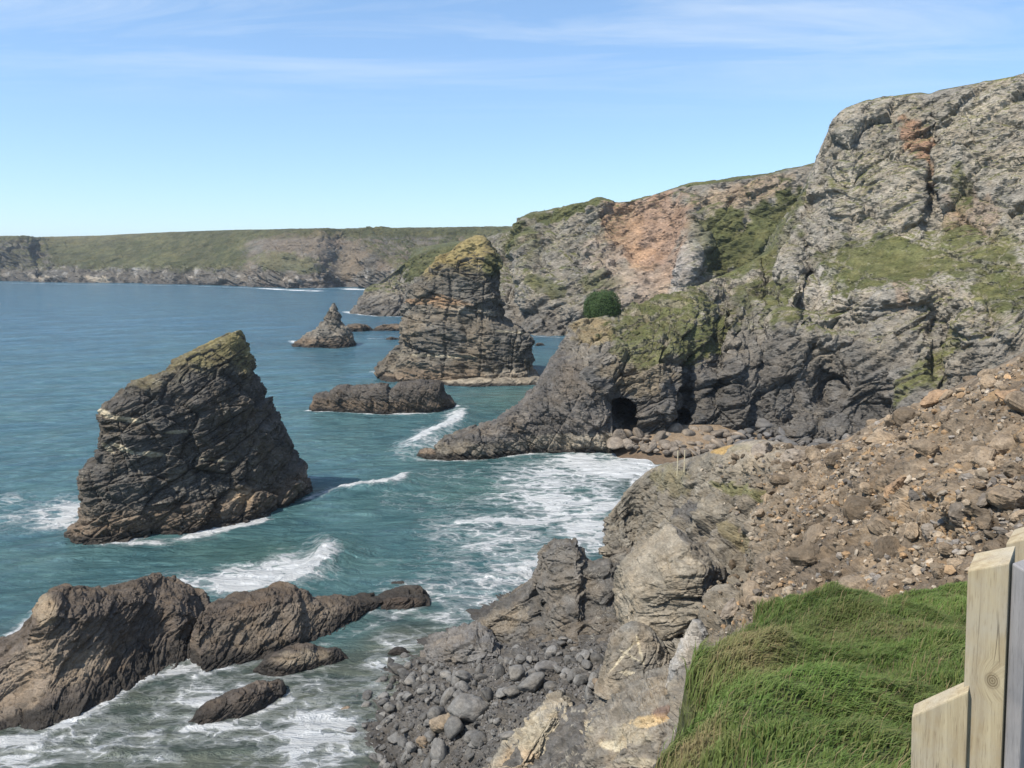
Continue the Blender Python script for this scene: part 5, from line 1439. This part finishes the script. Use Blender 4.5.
# ------------------------------------------------------------------ fence at the right and the two marker posts
def wood_mat(name, c1, c2, grey=0.0):
    m, n, l, b = new_mat(name)
    tcn = n.new('ShaderNodeTexCoord'); pos = tcn.outputs['Object']
    mpn = n.new('ShaderNodeMapping'); mpn.inputs['Scale'].default_value = (1, 1, .06); l.new(pos, mpn.inputs[0])
    # knots bend the grain
    v = n.new('ShaderNodeTexVoronoi'); v.inputs['Scale'].default_value = 5.0
    vm = n.new('ShaderNodeMapping'); vm.inputs['Scale'].default_value = (1, .4, .75); vm.inputs['Location'].default_value = (.31, .2, .13); l.new(pos, vm.inputs[0]); l.new(vm.outputs[0], v.inputs['Vector'])
    kd = v.outputs['Distance']
    add = n.new('ShaderNodeVectorMath'); add.operation = 'ADD'
    kn = maprange(n, l, kd, 0, .22, .035, 0)
    cbk = n.new('ShaderNodeCombineXYZ'); l.new(kn, cbk.inputs[0])
    l.new(mpn.outputs[0], add.inputs[0]); l.new(cbk.outputs[0], add.inputs[1])
    g1 = noise_n(n, l, add.outputs[0], 45, 6, .7, .5); g2 = noise_n(n, l, add.outputs[0], 14, 4, .6, .5)
    fine = noise_n(n, l, add.outputs[0], 260, 3, .6)
    blot = noise_n(n, l, pos, 7, 5, .6)
    f = math_n(n, l, 'ADD', math_n(n, l, 'MULTIPLY', g1, .5), math_n(n, l, 'MULTIPLY', g2, .5))
    c = mixc(n, l, maprange(n, l, f, .36, .64, 0, 1), c1, c2)
    c = mixc(n, l, maprange(n, l, blot, .42, .68, 0, .75), c, (.36, .33, .27) if not grey else (.17, .17, .18))
    c = mixc(n, l, maprange(n, l, fine, .3, .45, .5, 0), c, tuple(.55 * x for x in c1))
    ring = math_n(n, l, 'MULTIPLY', maprange(n, l, kd, .055, .10, 1, 0), maprange(n, l, math_n(n, l, 'SINE', math_n(n, l, 'MULTIPLY', kd, 260)), -1, 1, .35, .9))
    c = mixc(n, l, ring, c, tuple(.5 * x for x in c1))
    ck = math_n(n, l, 'ABSOLUTE', math_n(n, l, 'SUBTRACT', noise_n(n, l, mpn.outputs[0], 22, 2, .4, .2), .5))
    crack = math_n(n, l, 'MULTIPLY', maprange(n, l, ck, 0, .006, 1, 0), maprange(n, l, noise_n(n, l, pos, 3, 2, .5), .52, .6, 0, .85))
    c = mixc(n, l, crack, c, (.06, .045, .03))
    l.new(c, b.inputs['Base Color']); b.inputs['Roughness'].default_value = .85; b.inputs['Specular IOR Level'].default_value = .2
    bu = n.new('ShaderNodeBump'); bu.inputs['Strength'].default_value = .35; bu.inputs['Distance'].default_value = .004
    l.new(math_n(n, l, 'SUBTRACT', math_n(n, l, 'ADD', g1, fine), math_n(n, l, 'MULTIPLY', crack, 3)), bu.inputs['Height']); l.new(bu.outputs[0], b.inputs['Normal'])
    return m
M_WOOD = wood_mat('treated_softwood', (.25, .19, .115), (.46, .395, .265))
M_GREYW = wood_mat('shade_grey_board', (.20, .19, .19), (.31, .30, .30), 1)  # grey of the board's shaded face is put into the wood colour

def plank(name, a, b, thick, zb, za, zbt, mat, parent, away=(-.3, 1)):
    """a sawn board between plan points a and b (its front edge), bottom zb, top heights za at a and zbt at b, bevelled"""
    a, b = np.array(a), np.array(b)
    t = (b - a) / np.linalg.norm(b - a); nrm = np.array([-t[1], t[0]])
    if nrm @ np.array(away) < 0: nrm = -nrm
    bm = bmesh.new()
    o3 = np.array([*(a + b) / 2, zb])
    slope = .012
    pts = [(*a, zb), (*b, zb), (*(b + nrm * thick), zb), (*(a + nrm * thick), zb), (*a, za), (*b, zbt), (*(b + nrm * thick), zbt + slope), (*(a + nrm * thick), za + slope)]
    ang = math.atan2(t[1], t[0]); Rm = Matrix.Rotation(-ang, 3, 'Z')
    vs = [bm.verts.new(Rm @ Vector(np.array(p) - o3)) for p in pts]
    for f in ((0, 3, 2, 1), (4, 5, 6, 7), (0, 1, 5, 4), (1, 2, 6, 5), (2, 3, 7, 6), (3, 0, 4, 7)):
        bm.faces.new([vs[i] for i in f])
    bmesh.ops.recalc_face_normals(bm, faces=bm.faces)
    bmesh.ops.bevel(bm, geom=list(bm.edges), offset=.004, segments=2, affect='EDGES', profile=.6)
    me = bpy.data.meshes.new(name); bm.to_mesh(me); bm.free(); me.materials.append(mat)
    o = bpy.data.objects.new(name, me); COL.objects.link(o)
    o.parent = parent
    o.location = Vector(o3) - parent.location; o.rotation_euler = (0, 0, ang)
    return o

def fence():
    root = bpy.data.objects.new('fence', None); COL.objects.link(root)
    root.location = P(985, 650, 1.9)
    root.rotation_euler = (0, RAD(-3.4), 0)
    tag(root, 'pale wooden fence with one short and one tall board at the right edge', 'fence')
    g = 33.9
    def xy(px, d): return P(px, 700, d)[:2]
    s1, s2 = P(907.5, 713, 1.93), P(966.5, 690, 1.86)
    plank('board', s1[:2], s2[:2], .045, g, s1[2], s2[2], M_WOOD, root)
    t1, t2 = P(973, 569, 1.885), P(1016, 563, 1.83)
    plank('post', t1[:2], t2[:2], .10, g, t1[2], t2[2], M_WOOD, root)
    k1, k2 = P(1009, 574, 1.80), P(1075, 572, 1.62)
    o = plank('board', P(1027, 640, 1.80)[:2], P(1100, 640, 1.92)[:2], .04, g, k1[2], k1[2] + .01, M_GREYW, root)
    o['label'] = 'board with its shade painted grey'
    b1, b2 = P(1010, 547, 2.10), P(1050, 538, 2.04)
    plank('post', b1[:2], b2[:2], .10, g, b1[2], b2[2], M_WOOD, root)
fence()

M_MARK = wood_mat('pale_stake_wood', (.50, .43, .28), (.62, .55, .38))
def markers():
    for px, py, h, lab in ((677.5, 467, 1.45, 'thin pale stake on the rocky point, the lower left of two'), (684.5, 463, 1.12, 'thin pale stake on the rocky point, the shorter right of two')):
        p = P(px, py, 66.5)
        bm = bmesh.new()
        bmesh.ops.create_cone(bm, cap_ends=True, segments=10, radius1=.055, radius2=.045, depth=h + .8)
        bmesh.ops.bevel(bm, geom=[e for e in bm.edges if e.calc_face_angle(0) > 1], offset=.012, segments=1, affect='EDGES')
        me = bpy.data.meshes.new('marker_stake'); bm.to_mesh(me); bm.free(); me.materials.append(M_MARK)
        o = bpy.data.objects.new('marker_stake', me); COL.objects.link(o)
        o.location = (p[0], p[1], p[2] + (h - .8) / 2); tag(o, lab, 'stake')
markers()

# ------------------------------------------------------------------ sea air: far things fade a little to blue
def haze():
    m = bpy.data.materials.new('sea_air'); m.use_nodes = True
    n, l = m.node_tree.nodes, m.node_tree.links
    n.clear()
    out = n.new('ShaderNodeOutputMaterial'); pv = n.new('ShaderNodeVolumePrincipled')
    pv.inputs['Color'].default_value = (.80, .90, 1.0, 1); pv.inputs['Density'].default_value = .00009
    pv.inputs['Anisotropy'].default_value = .3
    l.new(pv.outputs[0], out.inputs['Volume'])
    bm = bmesh.new(); bmesh.ops.create_cube(bm, size=1)
    me = bpy.data.meshes.new('haze'); bm.to_mesh(me); bm.free(); me.materials.append(m)
    o = bpy.data.objects.new('haze', me); COL.objects.link(o)
    o.scale = (30000, 12000, 150); o.location = (0, 5000, 75 - 9)
    tag(o, 'thin pale blue sea haze over the bay', 'haze', 'stuff')
haze()
